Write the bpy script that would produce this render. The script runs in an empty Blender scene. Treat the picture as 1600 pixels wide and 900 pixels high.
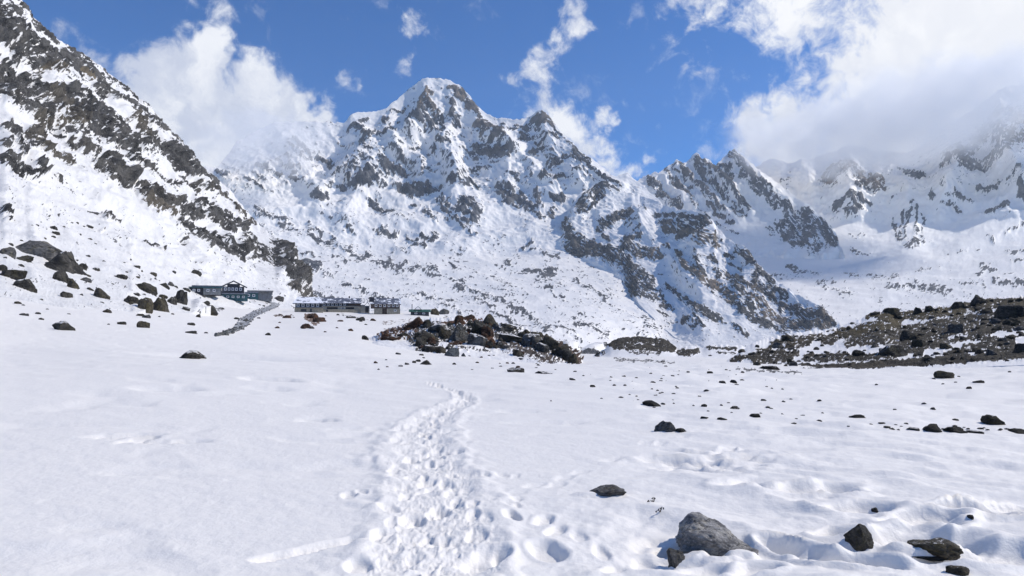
import bpy, bmesh, math, random
import numpy as np
from mathutils import Vector, Matrix

random.seed(7)
rng = np.random.default_rng(11)
scene = bpy.context.scene
R = math.radians

# ------------------------------------------------------------------ camera
CAM_H = 1.7
FPX = 1067.0
PITCH = math.atan(50 / FPX)
cam_data = bpy.data.cameras.new("camera")
cam_data.sensor_width = 36.0
cam_data.lens = 36.0 * FPX / 1600.0
cam_data.clip_start = 0.05
cam_data.clip_end = 120000.0
cam = bpy.data.objects.new("camera", cam_data)
cam.location = (0, 0, CAM_H)
cam.rotation_euler = (math.pi / 2 + PITCH, 0, 0)
scene.collection.objects.link(cam)
scene.camera = cam

# ------------------------------------------------------------------ sun, exposure
SUN_AZ, SUN_EL = R(80), R(43)          # azimuth clockwise from +Y (view direction)
to_sun = Vector((math.sin(SUN_AZ) * math.cos(SUN_EL), math.cos(SUN_AZ) * math.cos(SUN_EL), math.sin(SUN_EL)))
sd = bpy.data.lights.new("sun", 'SUN')
sd.energy = 3.55
sd.angle = R(0.6)
sd.color = (1.0, 0.94, 0.86)
sun = bpy.data.objects.new("sun", sd)
sun.rotation_euler = (-to_sun).to_track_quat('-Z', 'Y').to_euler()
sun.location = (0, 0, 3000)
scene.collection.objects.link(sun)
scene.view_settings.view_transform = 'Standard'
scene.view_settings.look = 'None'
scene.view_settings.gamma = 1.0
scene.view_settings.exposure = 0.12
scene.view_settings.use_curve_mapping = False
scene.cycles.use_denoising = True
scene.cycles.max_bounces = 12
scene.cycles.diffuse_bounces = 3
scene.cycles.glossy_bounces = 2
scene.cycles.volume_bounces = 8
scene.cycles.transparent_max_bounces = 8
scene.cycles.volume_step_rate = 1.0
scene.cycles.volume_max_steps = 96
scene.cycles.sample_clamp_indirect = 8.0

# ------------------------------------------------------------------ node helpers
class NT:
    def __init__(self, tree):
        self.t = tree; self.n = tree.nodes; self.l = tree.links
    def new(self, typ, **kw):
        nd = self.n.new(typ)
        for k, v in kw.items(): setattr(nd, k, v)
        return nd
    def put(self, sock, val):
        if hasattr(val, 'is_output'): self.l.new(val, sock)
        else: sock.default_value = val
    def math(self, op, a, b=0.0, c=0.0, clamp=False):
        nd = self.new('ShaderNodeMath', operation=op, use_clamp=clamp)
        self.put(nd.inputs[0], a); self.put(nd.inputs[1], b)
        if op in ('MULTIPLY_ADD', 'SMOOTH_MAX', 'SMOOTH_MIN'): self.put(nd.inputs[2], c)
        return nd.outputs[0]
    def vmath(self, op, a, b=(0, 0, 0)):
        nd = self.new('ShaderNodeVectorMath', operation=op)
        self.put(nd.inputs[0], a)
        if op == 'SCALE': self.put(nd.inputs['Scale'], b)
        elif op not in ('LENGTH', 'NORMALIZE'): self.put(nd.inputs[1], b)
        return nd.outputs['Value' if op in ('LENGTH', 'DISTANCE', 'DOT_PRODUCT') else 'Vector']
    def noise(self, vec, scale, detail=4.0, rough=0.5, dist=0.0, out='Fac', lac=2.0):
        nd = self.new('ShaderNodeTexNoise')
        self.put(nd.inputs['Vector'], vec); self.put(nd.inputs['Scale'], scale)
        nd.inputs['Detail'].default_value = detail; nd.inputs['Roughness'].default_value = rough
        nd.inputs['Distortion'].default_value = dist; nd.inputs['Lacunarity'].default_value = lac
        return nd.outputs[out]
    def smooth(self, x, a, b, lo=0.0, hi=1.0):
        nd = self.new('ShaderNodeMapRange', interpolation_type='SMOOTHSTEP')
        self.put(nd.inputs['Value'], x); self.put(nd.inputs['From Min'], a); self.put(nd.inputs['From Max'], b)
        self.put(nd.inputs['To Min'], lo); self.put(nd.inputs['To Max'], hi)
        return nd.outputs['Result']
    def mix(self, f, a, b):
        nd = self.new('ShaderNodeMix', data_type='RGBA')
        self.put(nd.inputs[0], f); self.put(nd.inputs[6], a); self.put(nd.inputs[7], b)
        return nd.outputs[2]

def pix_dir(u, v):
    """unit-range direction (horizontal length 1) for photo pixel arrays"""
    u = np.asarray(u, float); v = np.asarray(v, float)
    cp, sp = math.cos(PITCH), math.sin(PITCH)
    x = u - 800.0
    y = FPX * cp - (450.0 - v) * sp
    z = FPX * sp + (450.0 - v) * cp
    h = np.hypot(x, y)
    return x / h, y / h, z / h

# ------------------------------------------------------------------ sky with clouds
world = bpy.data.worlds.new("World"); scene.world = world; world.use_nodes = True
W = NT(world.node_tree); W.n.clear()
sky = W.new('ShaderNodeTexSky', sky_type='NISHITA', sun_disc=False)
sky.sun_elevation = SUN_EL; sky.sun_rotation = SUN_AZ; sky.altitude = 3800.0
sky.air_density = 1.0; sky.dust_density = 0.3; sky.ozone_density = 2.5
dirv = W.new('ShaderNodeTexCoord').outputs['Generated']
# cloud banks: (photo u, v, radius px, strength)
BANKS = [(245,118,60,1.2),(300,110,58,1.3),(335,92,46,1.05),(385,150,66,1.35),(330,200,95,1.5),(250,170,90,1.5),(440,195,62,1.4),(490,205,42,1.2),(205,110,45,1.0),(150,100,40,.7),(90,50,26,.45),(520,225,36,1),
 (640,26,26,.62),(622,22,14,.4),(540,132,26,.5),(560,140,16,.3),(622,95,26,.42),(612,150,20,.3),(905,14,26,.74),(910,44,28,.76),(880,62,28,.7),(858,84,30,.7),(832,100,28,.66),(800,116,28,.58),(848,118,26,.6),(842,146,26,.5),(778,128,20,.4),
 (845,172,28,.6),(878,184,34,.8),(905,198,32,.76),(938,178,24,.6),(955,186,18,.55),(915,226,34,.74),(948,246,32,.68),(975,262,30,.66),(1004,262,26,.6),(930,215,34,.66),(310,10,26,.42),(345,26,30,.4),(240,45,16,.3),(260,30,18,.3),(130,38,30,.4),(440,70,30,.2),
 (1420,120,190,1.2),(1250,215,95,1.1),(1190,195,55,.95),(1350,215,120,1.2),(1560,40,230,1.2),(1240,30,120,.66),(1090,20,62,.52),(1090,105,42,.3),(1170,130,50,.34),(1560,230,160,1.3),(1320,60,140,.7),
 (1750,120,300,1.2),(2000,200,420,.8),(-400,120,260,.7),(-900,0,300,.6)]
warp = W.noise(dirv, 5.0, 6.0, 0.6, out='Color')
wv = W.vmath('SCALE', W.vmath('SUBTRACT', warp, (0.5, 0.5, 0.5)), 0.085)
dw = W.vmath('ADD', dirv, wv)
warp2 = W.noise(dirv, 26.0, 5.0, 0.62, out='Color')
dw = W.vmath('ADD', dw, W.vmath('SCALE', W.vmath('SUBTRACT', warp2, (0.5, 0.5, 0.5)), 0.030))
field = None
for (u, v, rad, s) in BANKS:
    dx, dy, dz = pix_dir(u, v); L = math.sqrt(dx*dx + dy*dy + dz*dz)
    c = (dx / L, dy / L, dz / L)
    scale_at = 1.0 / math.sqrt(1 + ((u - 800)**2 + (v - 450)**2) / FPX**2)
    d = W.vmath('DISTANCE', dw, c)
    f = W.smooth(d, rad * 1.5 / FPX * scale_at, rad * 0.05 / FPX * scale_at, 0.0, s)
    field = f if field is None else W.math('SMOOTH_MAX', field, f, 0.12)
# elsewhere in the sky: broken cloud of the same kind (outside the frame it simply goes on)
fb = W.noise(dirv, 9.0, 9.0, 0.62, 0.6)
fb2 = W.noise(dirv, 38.0, 7.0, 0.62, 0.5)
dens = W.math('ADD', field, W.math('MULTIPLY', W.math('SUBTRACT', fb, 0.5), 2.3))
dens = W.math('ADD', dens, W.math('MULTIPLY', W.math('SUBTRACT', fb2, 0.5), 1.3))
alpha = W.smooth(dens, 0.20, 0.85)
alpha = W.math('MULTIPLY', alpha, W.smooth(field, 0.0, 0.2))
# light grey-lavender folds inside the cloud, bright warm white where the sun is behind it
fold = W.smooth(W.noise(W.vmath('ADD', dw, (0.02, 0.0, 0.03)), 9.0, 9.0, 0.62, 0.4), 0.38, 0.60)
lit = W.mix(fold, (0.60, 0.64, 0.76, 1), (0.93, 0.94, 0.97, 1))
sx, sy, sz = to_sun
sdot = W.vmath('DOT_PRODUCT', dirv, (sx, sy, sz))
glow = W.smooth(sdot, 0.38, 0.80, 0.0, 0.72)
lit = W.mix(glow, lit, (1.06, 1.04, 1.01, 1))
skycol = sky.outputs['Color']
hsv = W.new('ShaderNodeHueSaturation'); hsv.inputs['Saturation'].default_value = 1.38; hsv.inputs['Value'].default_value = 0.90
W.l.new(skycol, hsv.inputs['Color'])
bg_sky = W.new('ShaderNodeBackground'); W.put(bg_sky.inputs['Color'], W.vmath('MULTIPLY', hsv.outputs['Color'], (0.98, 1.06, 1.24))); bg_sky.inputs['Strength'].default_value = 0.12
bg_cl = W.new('ShaderNodeBackground'); W.put(bg_cl.inputs['Color'], lit); bg_cl.inputs['Strength'].default_value = 0.95
mx = W.new('ShaderNodeMixShader'); W.put(mx.inputs[0], alpha)
W.l.new(bg_sky.outputs[0], mx.inputs[1]); W.l.new(bg_cl.outputs[0], mx.inputs[2])
wo = W.new('ShaderNodeOutputWorld'); W.l.new(mx.outputs[0], wo.inputs['Surface'])
world.cycles.sampling_method = 'MANUAL'; world.cycles.sample_map_resolution = 512

# ------------------------------------------------------------------ numpy noise
_perm = np.random.default_rng(3).permutation(256).astype(np.int32)
_perm = np.concatenate([_perm, _perm, _perm])
_g2 = np.array([(math.cos(a), math.sin(a)) for a in np.linspace(0, 2 * math.pi, 16, endpoint=False)], dtype=np.float32)
_g3 = np.random.default_rng(5).normal(size=(64, 3)); _g3 /= np.linalg.norm(_g3, axis=1)[:, None]; _g3 = _g3.astype(np.float32)

def pn2(x, y, seed=0):
    x = np.asarray(x, np.float32) + seed * 17.31; y = np.asarray(y, np.float32) + seed * 9.73
    xi = np.floor(x).astype(np.int32); yi = np.floor(y).astype(np.int32)
    xf = x - xi; yf = y - yi
    u = xf * xf * xf * (xf * (xf * 6 - 15) + 10); v = yf * yf * yf * (yf * (yf * 6 - 15) + 10)
    def g(i, j):
        h = _perm[_perm[(xi + i) & 255] + ((yi + j) & 255)] & 15
        gg = _g2[h]
        return gg[..., 0] * (xf - i) + gg[..., 1] * (yf - j)
    a = g(0, 0); b = g(1, 0); c = g(0, 1); d = g(1, 1)
    return ((a + (b - a) * u) * (1 - v) + (c + (d - c) * u) * v) * 1.5

def pn3(x, y, z, seed=0):
    x = np.asarray(x, np.float32) + seed * 13.7; y = np.asarray(y, np.float32) + seed * 5.1; z = np.asarray(z, np.float32) + seed * 3.3
    xi = np.floor(x).astype(np.int32); yi = np.floor(y).astype(np.int32); zi = np.floor(z).astype(np.int32)
    xf = x - xi; yf = y - yi; zf = z - zi
    u = xf * xf * (3 - 2 * xf); v = yf * yf * (3 - 2 * yf); w = zf * zf * (3 - 2 * zf)
    def g(i, j, k):
        h = _perm[_perm[_perm[(xi + i) & 255] + ((yi + j) & 255)] + ((zi + k) & 255)] & 63
        gg = _g3[h]
        return gg[..., 0] * (xf - i) + gg[..., 1] * (yf - j) + gg[..., 2] * (zf - k)
    x00 = g(0,0,0) * (1 - u) + g(1,0,0) * u; x10 = g(0,1,0) * (1 - u) + g(1,1,0) * u
    x01 = g(0,0,1) * (1 - u) + g(1,0,1) * u; x11 = g(0,1,1) * (1 - u) + g(1,1,1) * u
    return ((x00 * (1 - v) + x10 * v) * (1 - w) + (x01 * (1 - v) + x11 * v) * w) * 1.6

def fbm2(x, y, o=5, gain=0.5, seed=0):
    s = 0; a = 1; t = 0
    for i in range(o):
        s = s + a * pn2(x * 2**i, y * 2**i, seed + i); t += a; a *= gain
    return s / t
def ridged3(x, y, z, o=6, gain=0.55, seed=0):
    s = 0; a = 1; t = 0; w = 1.0
    for i in range(o):
        n = (1 - np.abs(pn3(x * 2.03**i, y * 2.03**i, z * 2.03**i, seed + i))) ** 2 * w
        w = np.clip(n * 1.6, 0, 1)
        s = s + a * n; t += a; a *= gain
    return s / t            # about 0..1
def ridged2(x, y, o=5, gain=0.55, seed=0):
    s = 0; a = 1; t = 0
    for i in range(o):
        s = s + a * (1 - np.abs(pn2(x * 2.07**i, y * 2.07**i, seed + i))) ** 2; t += a; a *= gain
    return s / t
def sstep(x, a, b):
    t = np.clip((x - a) / (b - a), 0, 1); return t * t * (3 - 2 * t)

def seg_dist(U, V, pts):
    d = np.full(U.shape, 1e9, np.float32)
    for (x0, y0), (x1, y1) in zip(pts[:-1], pts[1:]):
        dx, dy = x1 - x0, y1 - y0; L = dx * dx + dy * dy + 1e-9
        t = np.clip(((U - x0) * dx + (V - y0) * dy) / L, 0, 1)
        d = np.minimum(d, np.hypot(U - x0 - t * dx, V - y0 - t * dy))
    return d

def stroke_field(U, V, strokes, warp=(5.0, 14.0)):
    """rock outcrops drawn as thick strokes on the face; returns mask 0..1 and brownness"""
    a, s = warp
    wu = U + a * pn2(U / s, V / s, 21) + a * .45 * pn2(U / s * 3.1, V / s * 3.1, 22) + a * .25 * pn2(U / s * 8, V / s * 8, 25)
    wv = V + a * pn2(U / s, V / s, 23) + a * .45 * pn2(U / s * 3.1, V / s * 3.1, 24) + a * .25 * pn2(U / s * 8, V / s * 8, 26)
    M = np.zeros(U.shape, np.float32); T = np.zeros(U.shape, np.float32)
    for st in strokes:
        pts, w, tint = st[0], st[1], st[2]; k = st[3] if len(st) > 3 else 1.0
        if len(pts) == 1: pts = [pts[0], (pts[0][0] + .1, pts[0][1])]
        xs = [p[0] for p in pts]; ys = [p[1] for p in pts]; mg = w + a * 2
        sel = (U > min(xs) - mg) & (U < max(xs) + mg) & (V > min(ys) - mg) & (V < max(ys) + mg)
        if not sel.any(): continue
        d = seg_dist(wu[sel], wv[sel], pts)
        f = np.clip((1.12 - d / w) * 1.7, 0, 1) if k > 0 else np.clip((1.35 - d / w) * 2.2, 0, 1)
        if k < 0: M[sel] = M[sel] * (1 + k * f)
        else:
            better = f * k > M[sel]
            tt = T[sel]; tt = np.where(better, tint, tt); T[sel] = tt
            M[sel] = np.maximum(M[sel], f * k)
    return M, T

# ------------------------------------------------------------------ objects helpers
def tag(o, label=None, cat=None, group=None, kind=None):
    if label: o['label'] = label
    if cat: o['category'] = cat
    if group: o['group'] = group
    if kind: o['kind'] = kind
    return o

def grid_mesh(name, P, mat, attrs=None, wrap=False):
    rows, cols = P.shape[:2]
    me = bpy.data.meshes.new(name)
    n = rows * cols
    me.vertices.add(n); me.vertices.foreach_set('co', P.reshape(-1).astype(np.float32))
    idx = np.arange(n, dtype=np.int32).reshape(rows, cols)
    if wrap: idx = np.concatenate([idx, idx[:, :1]], axis=1)
    q = np.stack([idx[:-1, :-1], idx[:-1, 1:], idx[1:, 1:], idx[1:, :-1]], -1).reshape(-1, 4)
    me.loops.add(q.size); me.loops.foreach_set('vertex_index', q.reshape(-1))
    me.polygons.add(len(q)); me.polygons.foreach_set('loop_start', np.arange(0, q.size, 4, dtype=np.int32))
    me.polygons.foreach_set('use_smooth', np.ones(len(q), bool))
    me.update(calc_edges=True)
    for k, arr in (attrs or {}).items():
        at = me.attributes.new(k, 'FLOAT', 'POINT'); at.data.foreach_set('value', arr.reshape(-1).astype(np.float32))
    me.materials.append(mat)
    o = bpy.data.objects.new(name, me); scene.collection.objects.link(o)
    return o

def grid_normals(P):
    du = np.gradient(P, axis=1); dv = np.gradient(P, axis=0)
    N = np.cross(du, dv); N /= (np.linalg.norm(N, axis=-1, keepdims=True) + 1e-12)
    N[N[..., 2] < 0] *= -1
    return N

# ------------------------------------------------------------------ terrain material
def terrain_material(name, noise_scale, dark, mid, brown, snow=(0.885, 0.86, 0.82), jitter=0.22, bump=0.6, bump_dist=1.0, soft=0.05, snow_bump=0.15, moss=None):
    m = bpy.data.materials.new(name); m.use_nodes = True
    T = NT(m.node_tree); T.n.clear()
    out = T.new('ShaderNodeOutputMaterial'); b = T.new('ShaderNodeBsdfPrincipled')
    T.l.new(b.outputs[0], out.inputs[0])
    co = T.new('ShaderNodeTexCoord').outputs['Object']
    ra = T.new('ShaderNodeAttribute', attribute_name='rock').outputs['Fac']
    ti = T.new('ShaderNodeAttribute', attribute_name='tint').outputs['Fac']
    n1 = T.noise(co, noise_scale, 6.0, 0.65)
    n2 = T.noise(co, noise_scale * 0.22, 6.0, 0.6)
    n3 = T.noise(co, noise_scale * 3.2, 3.0, 0.6)
    fac = T.math('ADD', ra, T.math('MULTIPLY', T.math('SUBTRACT', n1, 0.5), jitter * 3.2))
    fac = T.math('ADD', fac, T.math('MULTIPLY', T.math('SUBTRACT', n3, 0.5), jitter * 2.2))
    fac = T.smooth(fac, 0.5 - soft, 0.5 + soft)
    rock = T.mix(T.smooth(n2, 0.35, 0.66), dark, mid)
    rock = T.mix(T.smooth(n3, 0.45, 0.7, 0.0, 0.5), rock, tuple(c * 1.7 for c in mid[:3]) + (1,))
    rock = T.mix(T.math('MULTIPLY', T.smooth(ti, 0.22, 0.95), T.smooth(n2, 0.3, 0.6, 0.3, 0.85)), rock, brown)
    if moss: rock = T.mix(T.smooth(T.noise(co, noise_scale * 0.35, 5.0, 0.6, 0.4), 0.5, 0.6), rock, moss)
    col = T.mix(fac, tuple(snow[:3]) + (1,), rock)
    W_ = T.put
    T.put(b.inputs['Base Color'], col)
    T.put(b.inputs['Roughness'], T.math('MULTIPLY_ADD', fac, 0.35, 0.5))
    b.inputs['Specular IOR Level'].default_value = 0.25
    bp = T.new('ShaderNodeBump'); bp.inputs['Distance'].default_value = bump_dist
    T.put(bp.inputs['Strength'], T.math('MULTIPLY_ADD', fac, bump - snow_bump, snow_bump))
    T.put(bp.inputs['Height'], T.math('ADD', n1, T.math('MULTIPLY', n3, 0.4)))
    T.l.new(bp.outputs[0], b.inputs['Normal'])
    return m
# ------------------------------------------------------------------ snow field (ground)
GU = np.array([-500, 0, 200, 400, 550, 700, 850, 1000, 1200, 1400, 1600, 2100], float)
GR = np.array([0.2, 4, 10, 16, 25, 40, 60, 90, 130, 200, 300, 450, 700, 1100], float)
GZ = np.array([
 # u=-500  0     200   400   550   700   850   1000  1200  1400  1600  2100
 [0,    0,    0,    0,    0,    0,    0,    0,    0,    0,    0,    0],
 [0,    0,    0,    0,    0,    0,    0,    0,    0,    0,    0,    0],
 [.05,  .04,  .02,  0,    0,    0,    0,    0,    0,    0,    0,    0],
 [.15,  .10,  .06,  .02,  -.03, -.06, -.08, -.12, -.2,  -.25, -.3,  -.3],
 [.4,   .15,  .10,  0,    -.15, -.25, -.35, -.45, -.65, -.75, -.75, -.8],
 [.9,   .25,  .05,  -.3,  -.6,  -.95, -1.1, -1.2, -1.45,-1.5, -1.3, -1.3],
 [2.2,  .95,  .25,  -.4,  -1.1, -2.0, -2.4, -2.5, -2.7, -2.5, -1.9, -1.6],
 [5,    2.6,  1.1,  -.5,  -1.4, -3.0, -4.0, -4.0, -4.2, -3.8, -2.9, -2],
 [9,    5.5,  3.0,  -.1,  -.9,  -3.3, -6.1, -5.9, -5.9, -5.2, -4,   -3],
 [16,   10,   6.0,  1.2,  .6,   -1.5, -8.8, -9,   -9,   -8,   -6,   -5],
 [26,   17,   11,   6.0,  4.6,  2.5,  -12,  -13,  -13,  -12,  -10,  -9],
 [36,   24,   18,   10,   6.5,  2,    -19,  -21,  -21,  -20,  -18,  -16],
 [20,   10,   4,    -2,   -8,   -18,  -36,  -40,  -40,  -38,  -36,  -34],
 [-50,  -50,  -52,  -54,  -56,  -60,  -100, -122, -125, -125, -125, -125]], float)

def _cr(p0, p1, p2, p3, t):
    m1 = (p2 - p0) * .5; m2 = (p3 - p1) * .5; t2 = t * t; t3 = t2 * t
    return (2*t3 - 3*t2 + 1) * p1 + (t3 - 2*t2 + t) * m1 + (-2*t3 + 3*t2) * p2 + (t3 - t2) * m2

def ground_base(x, y):
    x = np.asarray(x, float); y = np.asarray(y, float)
    r = np.hypot(x, y); az = np.arctan2(x, y)
    az = np.clip(az, -0.905, 0.905)
    u = np.clip(800 + FPX * np.tan(az), GU[0], GU[-1] - 1e-6)
    lr = np.clip(np.log(np.maximum(r, .2)), np.log(GR[0]), np.log(GR[-1]) - 1e-6)
    i = np.clip(np.searchsorted(GU, u, side='right') - 1, 0, len(GU) - 2)
    j = np.clip(np.searchsorted(np.log(GR), lr, side='right') - 1, 0, len(GR) - 2)
    tu = (u - GU[i]) / (GU[i + 1] - GU[i]); LG = np.log(GR); tr = (lr - LG[j]) / (LG[j + 1] - LG[j])
    def row(jj):
        jj = np.clip(jj, 0, len(GR) - 1)
        g = lambda k: GZ[jj, np.clip(i + k, 0, len(GU) - 1)]
        return _cr(g(-1), g(0), g(1), g(2), tu)
    z = _cr(row(j - 1), row(j), row(j + 1), row(j + 2), tr)
    return np.where(r > 1100, z - 0.0004 * (r - 1100), z)

def flat_xy(u, v):
    dx, dy, dz = pix_dir(u, v); r = -CAM_H / dz
    return dx * r, dy * r

TRAIL = [(655, 930, 150), (668, 880, 140), (680, 840, 125), (688, 800, 108), (682, 760, 92), (664, 720, 80), (658, 690, 70), (665, 660, 52), (690, 638, 38), (722, 622, 26), (728, 612, 20), (712, 604, 11), (695, 597, 6), (668, 590, 4)]
trail_xy = [flat_xy(a, b) for a, b, c in TRAIL]
trail_w = [c / FPX * math.hypot(*p) * 0.72 for (a, b, c), p in zip(TRAIL, trail_xy)]

def trail_mask(x, y):
    best = np.full(np.shape(x), -9., np.float32)
    for k in range(len(trail_xy) - 1):
        (x0, y0), (x1, y1) = trail_xy[k], trail_xy[k + 1]
        dx, dy = x1 - x0, y1 - y0
        t = np.clip(((x - x0) * dx + (y - y0) * dy) / (dx * dx + dy * dy), 0, 1)
        d = np.hypot(x - x0 - t * dx, y - y0 - t * dy); w = trail_w[k] * (1 - t) + trail_w[k + 1] * t
        best = np.maximum(best, 1 - d / w)
    return best

def make_stamps():
    """footprints and holes: (x, y, half length, half width, angle, depth, rim)"""
    S = []
    rr = random.Random(4)
    for k in range(len(trail_xy) - 1):
        (x0, y0), (x1, y1) = trail_xy[k], trail_xy[k + 1]
        L = math.hypot(x1 - x0, y1 - y0); n = int(4 + L * 13)
        for _ in range(n):
            t = rr.random(); w = trail_w[k] * (1 - t) + trail_w[k + 1] * t
            o = rr.gauss(0, .45) * w; o = max(-w, min(w, o))
            nx, ny = -(y1 - y0) / L, (x1 - x0) / L
            S.append((x0 + (x1 - x0) * t + nx * o, y0 + (y1 - y0) * t + ny * o, .13 * rr.uniform(.8, 1.25), .06 * rr.uniform(.8, 1.4), math.atan2(y1 - y0, x1 - x0) + rr.gauss(0, .35), rr.uniform(.008, .028), rr.uniform(.05, .2)))
    P = [(800, 809, .14, .07, .06), (850, 813, .15, .09, .07), (868, 830, .15, .08, .06), (855, 858, .19, .12, .10), (940, 858, .15, .07, .05), (757, 870, .22, .16, .10), (785, 862, .12, .08, .07),
         (595, 838, .18, .1, .06), (560, 884, .14, .1, .09), (745, 836, .15, .09, .05), (800, 790, .13, .07, .04), (905, 838, .12, .07, .03), (545, 775, .14, .08, .05), (565, 771, .1, .06, .04),
         (1005, 870, .15, .09, .05), (960, 885, .14, .08, .05), (640, 812, .15, .09, .07), (667, 755, .15, .09, .06), (760, 745, .1, .05, .03), (785, 744, .12, .05, .03), (805, 745, .1, .05, .02)]
    for u, v, a, b, d in P:
        x, y = flat_xy(u, v); S.append((x, y, a, b, math.pi / 2 + rr.gauss(0, .5), d * .62, .12))
    # drag mark left of the trail
    for k in range(14):
        t = k / 13; u = 410 + 150 * t; v = 872 - 30 * t
        x, y = flat_xy(u, v); S.append((x, y, .11, .055 + .03 * t, 0.1 + .1 * t, .03, .02))
    # wind hollows left
    for u, v, a, b, ang, d in [(195, 684, .55, .16, .3, .09), (215, 690, .35, .12, 1.0, .07), (270, 692, .6, .12, .1, .05), (300, 690, .3, .1, .1, .04), (425, 596, 1.0, .5, -.3, .16), (262, 614, .9, .5, 0, .10), (420, 608, .7, .4, -.2, .08),
                               (500, 655, .4, .15, -.2, .06), (560, 668, .5, .12, .1, .05), (565, 690, .4, .12, .1, .04), (850, 655, .8, .2, .1, .05), (350, 552, 4.5, 2.2, .1, .25),
                               (1060, 850, .2, .14, .4, .10), (1030, 845, .25, .16, .2, .04)]:
        x, y = flat_xy(u, v); S.append((x, y, a, b, ang, d, .15))
    # side track running up right
    for k in range(14):
        t = k / 13; u = 760 + 330 * t + rr.gauss(0, 9); v = 790 - 105 * t - 20 * t * t + rr.gauss(0, 5)
        x, y = flat_xy(u, v); S.append((x, y, .16, .08, .8, rr.uniform(.008, .02), .15))
    for k in range(30):
        u = 1040 + 170 * rr.random(); v = 700 + 32 * rr.random()
        x, y = flat_xy(u, v); S.append((x, y, .22 + .2 * rr.random(), .10, rr.gauss(0, .5), rr.uniform(.02, .05), .1))
    for u, v, a, b, ang, d in [(1265, 765, .5, .18, .2, .11), (1300, 770, .3, .14, -.2, .08), (1160, 762, .3, .13, 0, .06), (1240, 860, .25, .12, -.8, .08), (1215, 852, .16, .1, -.6, .05), (1340, 798, .35, .18, 0, .10), (1450, 812, .3, .12, 0, .07), (1440, 822, .35, .12, 0, .08),
                               (1550, 805, .5, .16, -.2, .13), (1520, 800, .3, .12, 0, .08), (1310, 835, .22, .12, .2, .08), (1420, 840, .3, .16, .3, .08), (1340, 885, .3, .1, -.3, .07), (1290, 880, .2, .1, -.5, .07), (1570, 875, .4, .2, 0, .09), (1500, 858, .3, .1, 0, .05),
                               (1440, 852, .45, .2, 0, .10), (1380, 848, .2, .1, 0, .05), (1585, 795, .3, .12, 0, .07), (1460, 880, .25, .1, 0, .05), (1180, 890, .2, .1, .3, .05), (1100, 890, .2, .1, .3, .04), (1030, 715, .3, .12, 0, .05)]:
        x, y = flat_xy(u, v); S.append((x, y, a, b, ang, d, .35))
    # snow banked against the boulders of the foreground (raised)
    for u, v, a, b, ang, d in [(1078, 868, .17, .07, .25, -.055), (1160, 866, .14, .07, -.2, -.045), (1120, 872, .2, .05, 0, -.03), (1325, 856, .14, .06, .1, -.04), (1352, 858, .12, .05, 0, -.03), (1440, 864, .3, .06, 0, -.04), (1500, 862, .2, .07, 0, -.04), (935, 776, .3, .08, 0, -.03)]:
        x, y = flat_xy(u, v); S.append((x, y, a, b, ang, d, 0.0))
    return S

STAMPS = make_stamps()

def ground_detail(x, y):
    r = np.hypot(x, y)
    az = np.arctan2(x, y); u = 800 + FPX * np.tan(np.clip(az, -.9, .9))
    z = 0.30 * fbm2(x / 16, y / 16, 2, .4, 1) * sstep(r, 3, 22) * sstep(-r, -700, -150)
    z = z + 0.9 * fbm2(x / 45, y / 45, 3, .5, 8) * sstep(r, 50, 140) * (1 - sstep(r, 500, 900))
    right = sstep(u, 850, 1250) * sstep(-r, -34, -12)
    # rolling wind drifts, elongated from the upper left to the lower right
    ca, sa = math.cos(-.55), math.sin(-.55)
    xa, ya = x * ca + y * sa, -x * sa + y * ca
    wx = xa + .5 * pn2(xa / 1.6, ya / 1.6, 31); wy = ya + .35 * pn2(xa / 1.3, ya / 1.3, 32)
    drift = (1 - np.abs(pn2(wx / 2.3, wy / .95, 33))) ** 2
    z = z + (drift - .55) * (.010 + .055 * right) * sstep(-r, -60, -20)
    z = z + 0.10 * np.maximum(0, fbm2(wx / 1.1, wy / .5, 3, .45, 35)) * right
    z = z + 0.032 * fbm2(xa / 1.5, ya / .55, 4, .5, 12) * sstep(-r, -40, -8) * (0.35 + right)
    z = z - .07 * np.maximum(0, fbm2(x / 1.9, y / 1.4, 3, .5, 19) - .18) * 2
    # light sastrugi farther off
    z = z + .13 * (ridged2(xa / 7.0, ya / 3.0, 3, .5, 14) - .5) * sstep(r, 10, 22) * (1 - sstep(r, 70, 160)) * (0.5 + 0.6 * sstep(u, 300, 700))
    # mounds among mid-distance stones on the right
    z = z + .35 * np.maximum(0, fbm2(x / 3.2, y / 3.2, 3, .5, 17)) * sstep(u, 820, 1000) * sstep(r, 14, 24) * (1 - sstep(r, 90, 140))
    z = z + .007 * fbm2(x / .22, y / .14, 3, .6, 20) * (1 - sstep(r, 9, 20))
    z = z + .020 * fbm2(x / .42, y / .3, 3, .55, 24) * right * (1 - sstep(r, 9, 16))
    # trodden path
    tm = trail_mask(x, y); tmw = tm + .35 * pn2(x / .35, y / .35, 41)
    m = sstep(tmw, -.35, .5)
    lx, ly = x + .05 * pn2(x / .1, y / .1, 49), y + .05 * pn2(x / .1, y / .1, 50)
    lum = .7 * np.abs(pn2(lx / .17, ly / .17, 42)) + .95 * np.abs(pn2(lx / .075, ly / .075, 43)) + .75 * np.abs(pn2(lx / .035, ly / .035, 44))
    z = z + m * (-.026 + .019 * lum + .022 * pn2(x / .45, y / .45, 45))
    z = z + .025 * sstep(tmw, -.55, -.1) * (1 - m)
    ms = sstep(trail_mask(x, y) + .8 * pn2(x / 1.1, y / 1.1, 46), -1.0, -.1) * (1 - m) * sstep(-r, -20, -12)
    z = z + ms * .018 * np.abs(pn2(x / .3, y / .3, 47)) * 2
    # settled lumps lower right of the path
    lm = sstep(u, 760, 950) * (1 - sstep(u, 1000, 1200)) * sstep(-r, -9, -5)
    z = z + lm * .03 * fbm2(x / .3, y / .3, 3, .55, 48)
    return z

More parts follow.
